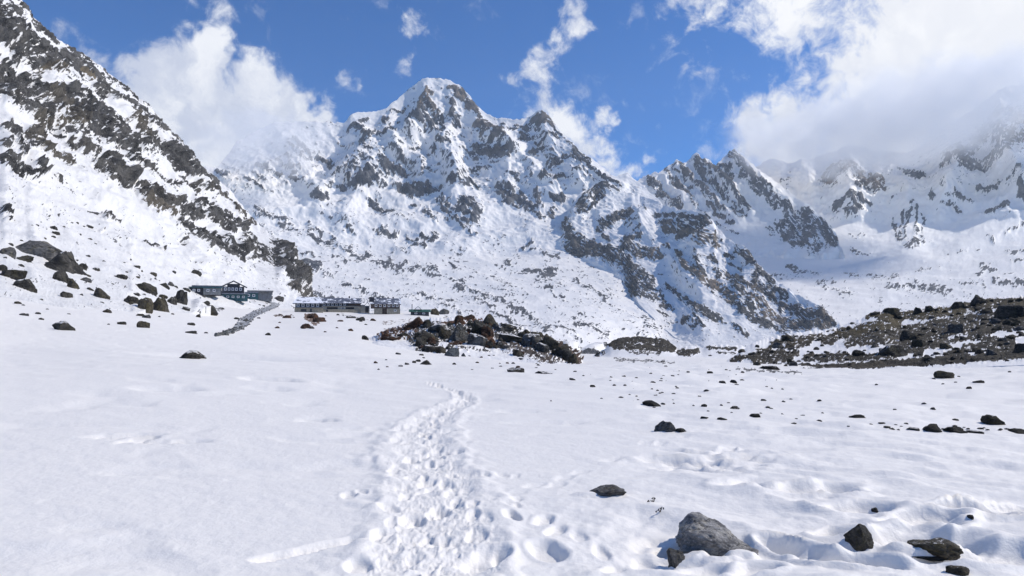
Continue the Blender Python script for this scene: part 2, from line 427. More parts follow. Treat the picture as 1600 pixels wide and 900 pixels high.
def apply_stamps(x, y, z):
    x = x.astype(np.float32); y = y.astype(np.float32)
    flat = z
    for (sx_, sy_, a, b, ang, d, rim) in STAMPS:
        R0 = max(a, b) * 2.0
        rr_ = math.hypot(sx_, sy_)
        lo = np.searchsorted(ROWR, rr_ - R0); hi = np.searchsorted(ROWR, rr_ + R0)
        if hi <= lo: continue
        azc = math.atan2(sx_, sy_); da = R0 / rr_
        c0 = np.searchsorted(COLA, azc - da); c1 = np.searchsorted(COLA, azc + da)
        X = x[lo:hi, c0:c1] - sx_; Y = y[lo:hi, c0:c1] - sy_
        if X.size == 0: continue
        p = (X * math.cos(ang) + Y * math.sin(ang)) / a; q = (-X * math.sin(ang) + Y * math.cos(ang)) / b
        q = q + .22 * pn2(X / (b * 1.6) + sx_ * 7, Y / (b * 1.6) + sy_ * 5, 51)
        e = np.sqrt(p * p + q * q)
        flat[lo:hi, c0:c1] += -d * (1 - sstep(e, .55, 1.1)) + d * rim * np.exp(-((e - 1.25) / .22) ** 2)
    return flat

_v = np.arange(1045, 557, -1.55)
_r1 = CAM_H / ((_v - 500) / FPX)
_r0 = np.geomspace(.3, _r1[0] * .97, 14)
_r2 = np.geomspace(_r1[-1] * 1.012, 470, 175)
_r3 = np.geomspace(490, 1100, 22)
_r4 = np.geomspace(1300, 8000, 12)
ROWR = np.concatenate([_r0, _r1, _r2, _r3, _r4])
_uu = np.arange(-130, 1731, 1.7)
_af = np.arctan((_uu - 800) / FPX)
COLA = np.concatenate([np.linspace(-math.pi, _af[0] - .02, 46), _af, np.linspace(_af[-1] + .02, math.pi - .06, 45)])
AA, RR = np.meshgrid(COLA, ROWR)
GX, GY = np.sin(AA) * RR, np.cos(AA) * RR
Gz = ground_base(GX, GY)
Gz = Gz + ground_detail(GX, GY)
Gz = apply_stamps(GX, GY, Gz)
GUU = 800 + FPX * np.tan(np.clip(AA, -1.2, 1.2)); GVV = 500 - (Gz - CAM_H) / RR * FPX
# stony places of the snow field: photo-wide strokes are converted on the surface itself
G_STROKES = [
 ([(700,500),(760,520),(830,548)], 16, .3, .8), ([(600,505),(640,500)], 6, .7, .7), ([(960,560),(1050,565)], 3.5, .3, .8),
 ([(1150,572),(1250,576)], 3, .2, .9), ([(210,468),(290,470)], 6, .2, .5), ([(480,495),(495,503)], 7, .8, .9), ([(430,492),(455,494)], 3, .6, .8),
 ([(325,478),(345,484)], 6, .1, .8), ([(525,492),(575,500)], 3, .2, .7)]
gM, gT = stroke_field(GUU, GVV, G_STROKES, (3.0, 9.0))
gsp = ridged2(GUU / 9.0, GVV / 3.0, 3, .5, 61)
gR = .60 * gM + .55 * (gsp - .55)
dens = np.zeros_like(gR)
for (cu, cv, wu_, wv_, k) in [(1080, 588, 230, 30, 1.0), (1400, 600, 300, 40, .35), (1000, 620, 120, 35, .6), (1480, 668, 160, 8, .9), (1280, 660, 160, 8, .5), (700, 545, 160, 28, .5), (330, 480, 300, 35, .5), (980, 560, 200, 10, .8)]:
    dens = np.maximum(dens, k * np.exp(-((GUU - cu) / wu_) ** 2 - ((GVV - cv) / wv_) ** 2))
spk = pn2(GUU / 4.2, GVV / 1.9, 62) * .7 + pn2(GUU / 2.1, GVV / 1.3, 63) * .5
gR = gR + dens * np.clip(spk - .36, 0, 1) * 2.2 * sstep(RR, 11, 16)
gR = np.where(RR < 11, -0.5, gR)
gR = np.where(RR > 1000, gsp * .5, gR)
mat_ground = terrain_material("snow_field", 5.0, (.05, .05, .048, 1), (.14, .135, .125, 1), (.22, .12, .06, 1), snow=(.895, .86, .80), jitter=.12, bump=.5, bump_dist=.045, soft=.06, snow_bump=.34)
ground = grid_mesh("ground", np.stack([GX, GY, Gz], -1), mat_ground, {'rock': gR, 'tint': gT})
tag(ground, kind='structure')

# ------------------------------------------------------------------ mountain faces
def itab(tab):
    k = np.array(tab, float)
    return lambda x: np.interp(x, k[:, 0], k[:, 1])

def rB(u, v):
    k = sstep(np.asarray(u, float), 850, 1050)
    return (1 - k) * np.interp(v, [60, 130, 200, 300, 400, 470, 500, 530, 560], [5300, 5000, 4750, 4300, 3600, 2600, 2000, 1500, 900]) + k * np.interp(v, [60, 130, 200, 300, 400, 430, 470, 500, 530, 562], [5300, 5000, 4750, 4300, 3650, 3300, 2850, 2600, 2400, 2000])
def rE(u, v):
    a = np.interp(v, [60, 120, 200, 250, 300, 350, 400, 430, 470, 500, 545], [5900, 5900, 5700, 5600, 5450, 5150, 4500, 4000, 3400, 2900, 2300])
    return a

def make_face(name, us, vcrest, vfoot, rfun, nrow, amp, scale, strokes, mat, strata=0.0, stretch=4.0, sp=0.0, spurs=(), jag=2.0, jagw=14.0, relief_crest=.35,
              bury=60.0, rock_amp=0.0, steep=.0, warp=(5., 14.), brk=.62, tpow=1.0, extra=None, back=0.5, streak=5.0, seed=0, nz0=.62, auto=0.0, inner=.85):
    us = np.asarray(us, float)
    vc = vcrest(us); vjag = - jag * (1 - np.abs(pn2(us / jagw, us * 0 + seed, 71)) * 2) - jag * .6 * pn2(us / jagw * 3.3, us * 0 + seed, 72) - jag * .35 * pn2(us / jagw * 9, us * 0 + seed, 73)
    vf = vfoot(us)
    t = np.linspace(0, 1, nrow) ** tpow
    V = vf[None, :] + (vc - vf)[None, :] * t[:, None]
    V = V + vjag[None, :] * (t[:, None] ** np.maximum(3.0, (vf - vc)[None, :] / 9.0)); U = np.broadcast_to(us[None, :], V.shape).copy()
    Rr = rfun(U, V, t[:, None] * np.ones_like(U))
    dx, dy, dz = pix_dir(U, V)
    P = np.stack([dx * Rr, dy * Rr, CAM_H + dz * Rr], -1)
    N = grid_normals(P)
    for _ in range(6):
        N[1:-1] = (N[:-2] + N[1:-1] * 2 + N[2:]) / 4; N[:, 1:-1] = (N[:, :-2] + N[:, 1:-1] * 2 + N[:, 2:]) / 4
    N /= np.linalg.norm(N, axis=-1, keepdims=True)
    mpp = Rr / FPX
    M, T = stroke_field(U, V, strokes, warp)
    rg = ridged3(P[..., 0] / scale, P[..., 1] / scale, P[..., 2] / scale * .55, 7, .56, seed)
    slope = np.clip((1 - N[..., 2]) * 3.4, .22, 1.15)
    h = amp * (rg - .5)
    crag = ridged3(P[..., 0] / (scale * .20), P[..., 1] / (scale * .20), P[..., 2] / (scale * .13), 5, .62, seed + 9)
    crag = (crag - crag.mean()) / crag.std()
    h = h + amp * .035 * crag
    patchy = pn2(U / 55., V / 32., 97) + .6 * pn2(U / 21., V / 14., 98)
    for pts, w, a in spurs:
        d = seg_dist(U + 4 * pn2(U / 18, V / 18, 81) + 2 * pn2(U / 6, V / 6, 82), V + 4 * pn2(U / 18, V / 18, 83), pts)
        h = h + a * mpp * np.clip(1 - d / w, 0, 1) ** 1.15
    ca, sa = math.cos(R(strata)), math.sin(R(strata))
    A_ = U * ca + V * sa; B_ = -U * sa + V * ca                        # along / across the rock bands
    A2 = A_ + 6 * pn2(U / 30, V / 30, 84); B2 = B_ + 5 * pn2(U / 26, V / 26, 85) + 1.5 * pn2(U / 8, V / 8, 87)
    st = ridged2(A2 / (streak * stretch), B2 / streak, 4, .6, 86 + seed)
    st2 = ridged2(A2 / (streak * stretch * .35), B2 / (streak * .45), 3, .6, 96 + seed)
    nrm = lambda a: (a - a.mean()) / a.std()
    s1, s2 = nrm(st), nrm(st2)
    blk = ridged3(P[..., 0] / (scale * .16), P[..., 1] / (scale * .16), P[..., 2] / (scale * .16), 4, .6, seed + 5)
    h = h + M * rock_amp * (blk - .35 + .5 * (st - .5)) + mpp * (.45 * s1 + .22 * s2)
    edge = 1 - (1 - relief_crest) * sstep(t, .86, 1.0)[:, None]
    P = P + N * (h * edge * slope)[..., None]
    N2 = grid_normals(P)
    nz = N2[..., 2]
    rk = .62 * M + brk * (.21 * s1 + .20 * s2) * (.75 + inner * M) + steep * sstep(nz, nz0, nz0 - .35) + .10 * (blk - .5) + auto * (.12 * crag + .12 + .18 * patchy)
    if extra is not None: rk = rk + extra(U, V, st, st2)
    if sp > 0:
        q = pn2(A_ / 5.0, B_ / 2.2, 91) * .6 + pn2(A_ / 2.6, B_ / 1.3, 92) * .55
        reg = sstep(pn2(U / 40, V / 25, 93), -.35, .5)
        rk = rk + sp * reg * np.clip(q - .15, 0, 1) * 1.9
    # buried foot below, far side behind
    foot = P[0]; low = [foot - np.array([0, 0, bury]) * k for k in (1.0, .5)]
    top = P[-1]; hd = np.stack([dx[-1], dy[-1], 0 * dx[-1]], -1)
    backs = []
    span = np.maximum(200.0 * scale / 400, (top[:, 2] - foot[:, 2]))[:, None]
    for k, (f, g) in enumerate([(.03, .02), (.12, .10), (.35, .3), (.8, .7), (1.3, 1.05)]):
        q = top + hd * span * f * (1.2 / max(back, .1)) * .6; q = q - np.array([0, 0, 1]) * span * g; backs.append(q)
    PP = np.concatenate([np.stack(low), P, np.stack(backs)], 0)
    pad = lambda a, v0: np.concatenate([np.full((2, a.shape[1]), v0), a, np.repeat(a[-1:], 5, 0)], 0)
    o = grid_mesh(name, PP, mat, {'rock': pad(rk, 0.), 'tint': pad(T, 0.)})
    tag(o, kind='structure')
    return o

mat_far = terrain_material("mountain_snow_rock", .075, (.026, .029, .036, 1), (.135, .135, .14, 1), (.27, .21, .15, 1), jitter=.24, bump=.9, bump_dist=10.0, soft=.05, snow_bump=.25)
mat_spur = terrain_material("spur_snow_rock", .10, (.022, .024, .029, 1), (.12, .115, .108, 1), (.26, .20, .14, 1), jitter=.24, bump=1.0, bump_dist=7.0, soft=.045, snow_bump=.25)
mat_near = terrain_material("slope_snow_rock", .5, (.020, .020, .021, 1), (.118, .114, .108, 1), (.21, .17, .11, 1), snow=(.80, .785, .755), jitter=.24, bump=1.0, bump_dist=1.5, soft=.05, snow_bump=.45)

# B: the main peak
B_crest = itab([(250,250),(300,262),(340,262),(370,225),(400,205),(430,195),(470,192),(515,193),(540,192),(552,182),(585,176),(604,172),(615,160),(630,147),(645,137),(660,131),(678,130),(700,131),(715,139),(730,150),(742,164),(756,176),(775,183),(800,188),(812,189),(825,184),(843,181),(855,188),(866,200),(874,212),(885,222),(905,240),(925,256),(945,270),(962,280),(978,272),(985,274),(1000,288),(1030,315),(1060,345),(1110,370),(1160,410),(1200,440),(1330,520)])
B_strokes = [
 ([(668,150),(662,165),(655,185)],7,.9),([(664,160),(676,185)],8,.7),([(645,195),(668,205),(688,212)],9,.2),([(643,190),(650,200)],6,.2),([(668,186),(685,200)],6,.1),
 ([(702,142),(728,158)],4,.8),([(712,150),(735,166),(750,184)],8,.6),([(703,165),(712,198)],4,.2),([(713,180),(718,198)],3.5,.1),([(603,192)],8,0),([(624,195)],4,.3),
 ([(612,180),(635,172)],3,.1),([(548,204),(564,212)],7,.1),([(556,196),(575,190)],3,.2),([(570,233),(575,228)],8,0),([(565,246)],6,0),([(597,228),(617,224)],2.5,.1),([(581,219)],3.5,.1),
 ([(752,200),(768,215),(780,224)],13,.55),([(786,197),(802,206)],3,.1),([(597,270),(630,270)],5.5,0),([(540,298),(560,296),(582,290)],8,0),([(530,293),(548,290)],3,.1),
 ([(622,297),(650,298),(683,297)],7,.1),([(625,302),(660,303)],5,.1),([(700,300),(716,300)],3.5,.1),([(499,313),(505,317)],9,0),([(490,318),(510,320)],4,0),([(584,318),(598,328)],8,.2),([(592,322),(612,332)],4,.1),
 ([(645,326)],6,.1),([(668,330),(676,344)],7,0),([(686,314),(697,318)],6,0),([(722,330),(742,340)],12,.1),([(725,325),(748,328)],6,.1),([(690,342),(696,348)],5,0),([(683,232),(700,240)],4,.1),([(668,238),(684,246)],2.5,.2),
 ([(744,240),(770,245),(798,248)],4.5,.1),([(765,250),(795,256)],3,.1),([(728,291),(750,298)],3,.2),([(784,305),(800,312),(818,322)],12,0),([(790,318),(815,325)],7,0),([(776,300),(800,300)],3,.1),
 ([(402,265),(420,268),(437,270)],4.5,0),([(460,232),(470,240),(486,246)],3.5,.1),([(496,250),(520,252)],2.8,.1),([(448,262),(468,268)],2,.1),([(340,272),(352,278)],7,0),([(390,285),(412,295)],2.5,0),([(345,300),(365,302)],3,0),
 ([(832,192),(850,192),(862,200)],8,.6),([(843,196),(820,202),(806,200)],5,.4),([(822,215),(812,212)],5,.2),([(866,204),(878,220)],4,.3),([(828,243),(845,238)],5,.2),([(836,226),(872,222)],3,.3),([(872,215),(902,243),(938,280),(965,298)],3.5,.2),([(889,247),(905,266),(922,286)],2,.1),
 ([(896,244),(930,276)],1.8,.1),([(905,250),(950,290)],2,.3),([(857,258),(892,256)],2,.1),([(855,266),(880,264)],1.8,.2),([(840,292),(858,291)],3,.1),([(777,243),(798,250)],4,.1),([(838,314),(842,322)],7,0),([(832,330),(850,338),(862,334)],7,.1),([(864,313),(882,312)],4.5,0),([(866,288),(905,280)],2,.1),
 ([(480,350),(500,362)],3,.1,.8),([(540,362),(552,365)],4.5,0),([(583,360),(605,362),(618,368)],4,.1),([(632,365),(650,372)],2,.1),([(660,375),(682,370)],6,0),([(672,380),(678,372)],5,0),([(640,388),(662,384)],3,.1),([(640,376),(652,374)],2,0),
 ([(692,326),(720,352),(742,372)],2.2,.1),([(728,348),(738,358)],3,.1),([(835,388),(850,390)],4,.1),([(815,384),(830,378)],3,.1),([(825,422),(850,426),(868,424)],4.5,.1),([(700,410),(712,414)],2,.1),([(785,408),(800,410)],2.5,0),
 ([(400,330),(440,345),(478,366),(530,386),(578,406),(620,416),(656,420)],8,.15,.55),([(656,420),(700,436),(760,462),(830,495),(905,530)],5,.1,.6),([(540,392),(600,410),(650,418)],6,.1,.75),([(715,445),(770,465)],7,.1,.8),
 ([(350,330),(385,365),(415,375)],3.5,.2,.8),([(400,352),(425,365)],3,.2,.8),([(450,402),(480,410),(500,418)],5,.25,.95),([(462,412),(490,422)],4,.2,.95),([(505,428),(520,434)],4,.2,.9),([(470,395),(505,402)],2.5,.3,.8),([(520,400),(540,410)],2.5,.2,.8),([(480,455),(500,462),(520,466)],4,.2,.9),
 ([(532,445),(552,452)],3,.3,.85),([(560,452),(580,458),(600,466)],4,.2,.7),([(655,462),(680,464),(705,468)],4,.2,.8),([(636,462),(655,461)],1.2,.2,.9),([(680,478),(720,486)],4,.2,.6),([(745,470),(800,500),(860,520)],4,.3,.6),
 ([(880,540),(930,552)],4,.2,.6),([(840,440),(880,470)],4,.1,.5),([(900,440),(950,470)],5,.1,.55),([(900,500),(950,520)],5,.2,.6),([(835,400),(870,405)],3,.1,.6),
]
B_spurs = [([(668,132),(664,180),(645,215),(588,262),(560,300),(540,340)],34,20),([(637,222),(655,262),(665,290)],20,10),([(700,132),(706,200),(690,240),(735,330)],26,16),([(728,150),(760,215),(830,262),(860,300)],34,20),
           ([(845,182),(860,240),(905,290)],28,16),([(850,185),(900,245),(965,300)],24,20),([(552,182),(575,240),(530,280),(500,310)],30,16),([(430,200),(470,250),(500,310)],30,12),([(720,240),(700,300),(720,340)],22,10),([(790,260),(800,310)],24,9),
           ([(610,175),(600,215),(620,245)],18,9),([(670,345),(640,400)],26,8),([(745,300),(745,350),(700,380)],26,9)]
def B_extra(U, V, st, st2):
    # rubbly lower apron, snowier up high, vertical fluting under the central pyramid
    low = sstep(V, 330, 440)
    fl = ridged2(U / 5.0 + V / 40.0, V / 40.0, 3, .6, 101)
    pyr = np.exp(-((U - 640) / 70.) ** 2 - ((V - 262) / 30.) ** 2)
    rub = pn2(U / 4.5 + V / 5.0, V / 2.6 - U / 9., 102) + .7 * pn2(U / 2.2, V / 1.5, 103)
    return low * .44 * np.clip(rub, -.2, 1) + .18 * pyr * (fl - .3) - .03 * (1 - low)
faceB = make_face("mountain", np.arange(255, 1331, 1.5), B_crest, lambda u: 0 * u + 562, lambda u, v, t: rB(u, v), 300, 110., 560., B_strokes, mat_far,
                  strata=28, stretch=3.2, sp=.62, spurs=B_spurs, jag=1.6, jagw=16, rock_amp=55., steep=.30, extra=B_extra, seed=1, streak=6.0, warp=(7., 15.), bury=90, nz0=.55, auto=1.0)

# D: jagged range to the right of the peak
D_crest = itab([(960,300),(985,290),(1002,280),(1012,276),(1020,272),(1028,274),(1035,270),(1045,262),(1058,254),(1068,258),(1082,247),(1090,243),(1097,252),(1107,250),(1118,262),(1126,250),(1140,240),(1148,238),(1158,246),(1170,256),(1185,268),(1200,278),(1215,288),(1235,302),(1255,318),(1270,330),(1285,342),(1298,356),(1308,370),(1312,384),(1320,400)])
D_strokes = [
 ([(1014,284),(1034,304),(1058,322)],9,.3),([(1040,270),(1062,292),(1080,308)],6,.45),([(1060,262),(1085,290),(1112,318),(1128,334)],10,.4),([(1088,256),(1112,284),(1140,312),(1160,328)],10,.3),([(1100,252),(1130,284),(1168,322)],9,.2),
 ([(1120,258),(1150,290),(1172,318)],7,.2),([(1126,258),(1138,266)],5,.2),([(1145,246),(1160,262),(1180,280)],11,.15),([(1180,282),(1205,310),(1222,320)],10,.2,.85),([(1160,276),(1185,300)],8,.2,.85),([(1128,330),(1142,344)],6,0),([(1080,318),(1105,342),(1150,366)],4,.3,.8),
 ([(1232,326),(1236,350),(1248,380)],14,.15),([(1256,340),(1266,365),(1272,388)],16,.35),([(1282,350),(1296,372),(1300,384)],11,.2),([(1222,345),(1226,372)],7,0),([(1216,350),(1240,384)],9,0),([(1306,378)],4,0),
 ([(1200,350),(1210,365)],4,0,.6),
 ([(1056,264),(1100,312),(1150,345)],1.6,0,-1),([(1078,300),(1110,335),(1160,362)],1.8,0,-1),([(1030,284),(1060,320)],1.4,0,-1),([(1100,265),(1130,300),(1160,332)],1.3,0,-1),([(1115,275),(1145,310),(1175,335)],1.2,0,-1),([(1168,262),(1200,290),(1240,318)],3.5,0,-1),([(1150,288),(1170,310),(1215,336)],6,0,-1)]
D_spurs = [([(1058,254),(1100,300),(1155,345)],12,9),([(1088,244),(1125,285),(1175,330)],13,10),([(1145,238),(1190,285),(1225,330)],20,12),([(1028,272),(1070,320),(1110,350)],12,8),([(1262,330),(1268,390)],20,12),([(1232,315),(1240,385)],14,8),([(1290,350),(1300,390)],12,7)]
def rD(u, v, t): return np.interp(v, [235, 330, 400, 440], [5550, 5000, 4480, 4300])
faceD = make_face("mountain_range", np.arange(962, 1321, 1.4), D_crest, lambda u: np.interp(u, [960, 1200, 1280, 1312, 1320], [395, 405, 405, 396, 402]), rD, 120, 90., 420., D_strokes, mat_far,
                  strata=44, stretch=5., sp=.2, spurs=D_spurs, jag=2.2, jagw=11, rock_amp=40., steep=.12, seed=2, streak=4.6, bury=250, brk=.55, nz0=.5, auto=.5)

# E: far cirque on the right, its crest up in the cloud
E_crest = itab([(1050,300),(1150,285),(1180,262),(1205,250),(1235,258),(1260,252),(1290,240),(1330,228),(1370,236),(1410,240),(1440,232),(1470,205),(1500,186),(1530,166),(1560,148),(1600,128),(1660,110),(1760,80)])
E_strokes = [
 ([(1528,428),(1540,418),(1556,420)],4.5,.1),([(1530,415),(1545,412)],1.8,.1),([(1575,396),(1600,393)],3.2,.1),([(1583,410),(1598,407)],1.6,.2),([(1555,440),(1580,444),(1604,442)],5,.2),([(1570,430),(1580,428)],1.5,.1),([(1500,440),(1540,450)],3,.2,.6),
 ([(1480,400),(1530,386)],1.6,.1,.8),([(1430,425),(1470,415)],1.6,.1,.8),([(1560,372),(1600,356)],2,.1,.8),
 ([(1305,330),(1330,322),(1360,320)],6,0),([(1312,340),(1335,342)],4.5,0),([(1330,328),(1345,334)],6,0),([(1295,285),(1330,275),(1375,285)],12,.9,.85),([(1300,270),(1330,262)],10,.7,.8),([(1345,290),(1380,300)],7,.7,.8),([(1340,300),(1365,305)],5,.3,.7),
 ([(1418,275),(1430,280),(1442,272)],5,0),([(1400,262),(1430,268)],4,.1,.8),([(1396,345),(1400,368)],3,.1),([(1410,340),(1404,375)],2.2,.1),([(1418,345),(1412,380)],3,.2),([(1432,335),(1430,372)],2.5,.1),([(1444,345),(1438,375)],2.5,.1),([(1405,375),(1420,386),(1440,380)],6,.4),([(1450,312),(1456,318)],4,0),([(1425,320),(1422,345)],2,.1),
 ([(1390,320),(1398,310),(1410,300)],2.5,.1,.8),
 ([(1475,262),(1500,240),(1520,225)],14,.5,.9),([(1500,262),(1535,255),(1570,240)],11,.4,.9),([(1530,215),(1545,200),(1580,190)],14,.5,.8),([(1560,225),(1600,215)],16,.5,.85),([(1590,180),(1640,170)],14,.4,.8),
 ([(1548,338),(1560,334),(1574,330)],6.5,0),([(1540,342),(1552,344)],4,0),([(1592,312),(1604,318)],8,0),([(1526,296),(1545,292),(1560,288)],3,.1),([(1573,288),(1590,282)],3,.1),([(1544,372),(1552,378)],4,0),([(1490,312),(1520,322)],2.5,0,.8),([(1467,326),(1500,328)],2,0,.8),
 ([(1330,392),(1360,398)],2,0,.8),([(1320,365),(1350,370)],3,0,.5),([(1200,430),(1300,440)],4,.3,.4),([(1390,452),(1430,448),(1480,456)],6,.1,.7),([(1290,450),(1330,462)],5,.3,.6),([(1230,420),(1280,428)],4,.1,.6),([(1320,430),(1400,436)],4,.3,.5)]
E_spurs = [([(1640,330),(1560,364),(1500,392),(1430,424),(1385,455)],22,12),([(1640,380),(1560,405),(1500,425)],20,7),([(1640,425),(1560,440),(1480,460)],18,5),([(1418,290),(1420,340),(1425,385)],34,18),([(1470,215),(1500,260),(1470,320)],34,20),([(1560,150),(1560,220),(1590,280)],36,22),([(1330,232),(1320,280),(1330,330)],36,18),([(1250,255),(1270,300)],26,14),([(1600,300),(1560,345),(1500,380)],30,14)]
def E_extra(U, V, st, st2):
    low = sstep(V, 405, 445)
    rub = pn2(U / 5.0 - V / 5.0, V / 2.2 - U / 14., 112) + .7 * pn2(U / 2.2, V / 1.4, 113)
    return low * .36 * np.clip(rub, -.2, 1) - .04 * (1 - low)
faceE = make_face("mountain_cirque", np.arange(1052, 1761, 1.7), E_crest, lambda u: 0 * u + 547, lambda u, v, t: rE(u, v), 210, 115., 560., E_strokes, mat_far,
                  strata=-15, stretch=2.4, sp=.3, spurs=E_spurs, jag=2.0, jagw=18, rock_amp=60., steep=.22, extra=E_extra, seed=3, streak=6.0, bury=120, nz0=.5, auto=.7)

# C: the dark rocky spur in front of the main peak
C_crest = itab([(872,392),(878,365),(882,348),(890,330),(898,314),(908,302),(925,294),(945,287),(958,290),(968,298),(978,304),(1000,306),(1020,312),(1040,322),(1062,328),(1085,330),(1105,336),(1112,345),(1120,358),(1135,372),(1150,384),(1162,386),(1172,396),(1180,410),(1195,424),(1215,440),(1240,458),(1262,468),(1282,480),(1300,494),(1312,508)])
C_foot = itab([(872,394),(880,394),(900,402),(930,412),(950,420),(975,440),(1000,478),(1030,508),(1060,532),(1100,545),(1200,545),(1312,545)])
C_strokes = [
 ([(946,290),(922,300),(908,322)],8,.25),([(940,300),(928,314)],7,.2),([(958,292),(966,298)],3,0),([(884,345),(892,365),(890,385)],8,.3),([(896,378),(920,388),(950,400)],15,.45),([(888,392),(905,398)],5,.2),([(952,392),(960,404)],8,.1),
 ([(944,350),(960,338),(985,332)],8,0),([(940,346),(955,352)],6,0),([(975,340),(988,334)],5,0),([(934,358),(940,362)],4,0),([(945,370),(952,376)],4,0),([(905,335),(935,318)],2,.2),
 ([(1003,326),(1012,336)],4.5,0),([(1024,338),(1055,338),(1085,340),(1108,340)],5,.25),([(1030,348),(1060,348),(1095,350)],5,.3),([(1040,356),(1070,360),(1098,364)],8,.7),([(1060,370),(1080,368)],5,.5),([(1098,348),(1106,352)],6,0),
 ([(1090,382),(1102,368),(1112,366)],4,.5),([(1100,380),(1112,374),(1118,384)],9,.8),([(1112,368),(1128,376)],3,.1),
 ([(972,395),(990,378),(1002,366)],8,.15),([(985,392),(1008,392)],10,.2),([(970,402),(985,420),(1010,440)],15,.15),([(1000,395),(1020,398),(1036,400)],10,.75),([(968,382),(978,376)],3,.1),([(975,350),(995,346)],2,.2),([(980,358),(998,350)],2,.2),
 ([(990,430),(1010,452),(1025,462)],12,.1),([(958,455),(985,456),(1010,462)],6,.1),([(975,448),(1000,455)],7,.1),([(1010,455),(1030,466)],8,.2),([(1034,474),(1048,482)],7,.4),
 ([(1046,446),(1075,468),(1115,492)],9,.2),([(1060,462),(1090,486),(1120,500)],6,.35),([(1110,492),(1140,508),(1168,524)],3.8,.3),([(1070,502),(1088,510)],8,.25),([(1086,498),(1100,512)],4,.3),([(1030,488),(1046,494)],4,.3,.8),([(1040,500),(1056,505)],4,.2,.7),
 ([(1076,420),(1098,436),(1110,448)],8,.8),([(1090,402),(1096,415),(1102,432)],4.5,0),([(1112,402),(1120,422),(1124,440)],6,0),([(1105,440),(1130,452),(1150,470)],10,.95),([(1128,425),(1145,440),(1165,455)],9,.5),([(1140,430),(1160,440)],7,0),
 ([(1155,450),(1168,472),(1176,484)],7,0),([(1178,455),(1188,475),(1200,490)],10,1.0),([(1150,476),(1172,495),(1195,506)],8,.25),([(1180,450),(1210,468),(1240,486)],10,.3),([(1200,450),(1230,462)],6,.1),([(1205,492),(1235,508),(1260,515)],10,.7),([(1215,500),(1230,520)],6,.1),
 ([(1245,476),(1252,494),(1262,508)],8,0),([(1260,490),(1280,492),(1296,500)],11,.6),([(1262,505),(1290,510)],9,.7),([(1230,480),(1245,490)],7,.6),([(1190,505),(1220,515)],7,.2),([(1290,496),(1302,506)],6,.1),
 ([(1162,392),(1170,404),(1176,416)],8,0),([(1176,418),(1196,430),(1208,442)],6.5,.15),([(1150,392),(1160,394)],4,0),([(1185,428),(1178,438)],6,.1),([(1132,398),(1146,400)],4,0),([(1062,408),(1076,420)],3.5,0),([(1040,385),(1050,395)],3,0),([(1020,352),(1032,366)],2.5,0),
 ([(1140,408),(1158,420)],3,.1,.7),([(1060,395),(1068,402)],2.5,0),([(1030,430),(1060,450)],2,.1,.6),([(1110,455),(1150,485),(1190,515)],2,0,.5),
 ([(1040,438),(1100,474),(1180,520),(1220,535)],4.5,0,-1),([(1000,300),(1010,360),(1050,410),(1085,440)],4,0,-.9),([(1010,345),(1060,385),(1105,412),(1130,420)],3,0,-.8),([(1130,430),(1175,458),(1215,478)],1.2,0,-1),([(1120,440),(1160,468)],1,0,-.8),
 ([(955,350),(975,372),(1000,360)],1.2,0,-.9),([(1030,344),(1100,345)],1.0,0,-.8),([(1040,354),(1085,352)],.9,0,-.8),([(985,375),(1003,366),(1020,388)],1.2,0,-.9)]
C_spurs = [([(945,288),(905,330),(888,350)],18,9),([(985,306),(1005,355),(1000,366),(970,400)],24,14),([(1003,350),(1040,400),(1090,450),(1150,510)],22,14),([(1105,336),(1118,365),(1095,385)],18,9),([(1120,400),(1126,440),(1150,470)],14,9),([(1092,400),(1100,440)],12,8),
           ([(1165,388),(1190,450),(1195,500)],20,12),([(1240,460),(1250,490),(1230,520)],16,10),([(1285,482),(1270,510)],16,9),([(1010,440),(1060,480),(1110,520)],18,9),([(1150,440),(1165,480)],10,6)]
def rC(u, v, t):
    rf = rB(u, C_foot(u)) - 25
    rc = np.interp(u, [872, 880, 930, 1000, 1050, 1110, 1160, 1215, 1260, 1312], [3880, 3900, 4200, 4100, 3750, 3300, 3000, 2720, 2500, 2335])
    return rf + (rc - rf) * t
def C_extra(U, V, st, st2):
    low = sstep(V, 440, 500) * (U < 1150)
    rub = pn2(U / 5 - V / 4, V / 2.4 - U / 6, 122)
    return .22 * low * np.clip(rub, -.3, 1)
faceC = make_face("mountain_spur", np.arange(873, 1313, 1.25), C_crest, C_foot, rC, 175, 56., 260., C_strokes, mat_spur,
                  strata=36, stretch=4.2, sp=.5, spurs=C_spurs, jag=1.8, jagw=12, rock_amp=36., steep=.22, extra=C_extra, seed=6, streak=5.0, bury=160, brk=.62, nz0=.5, warp=(3.5, 11.), auto=.9)

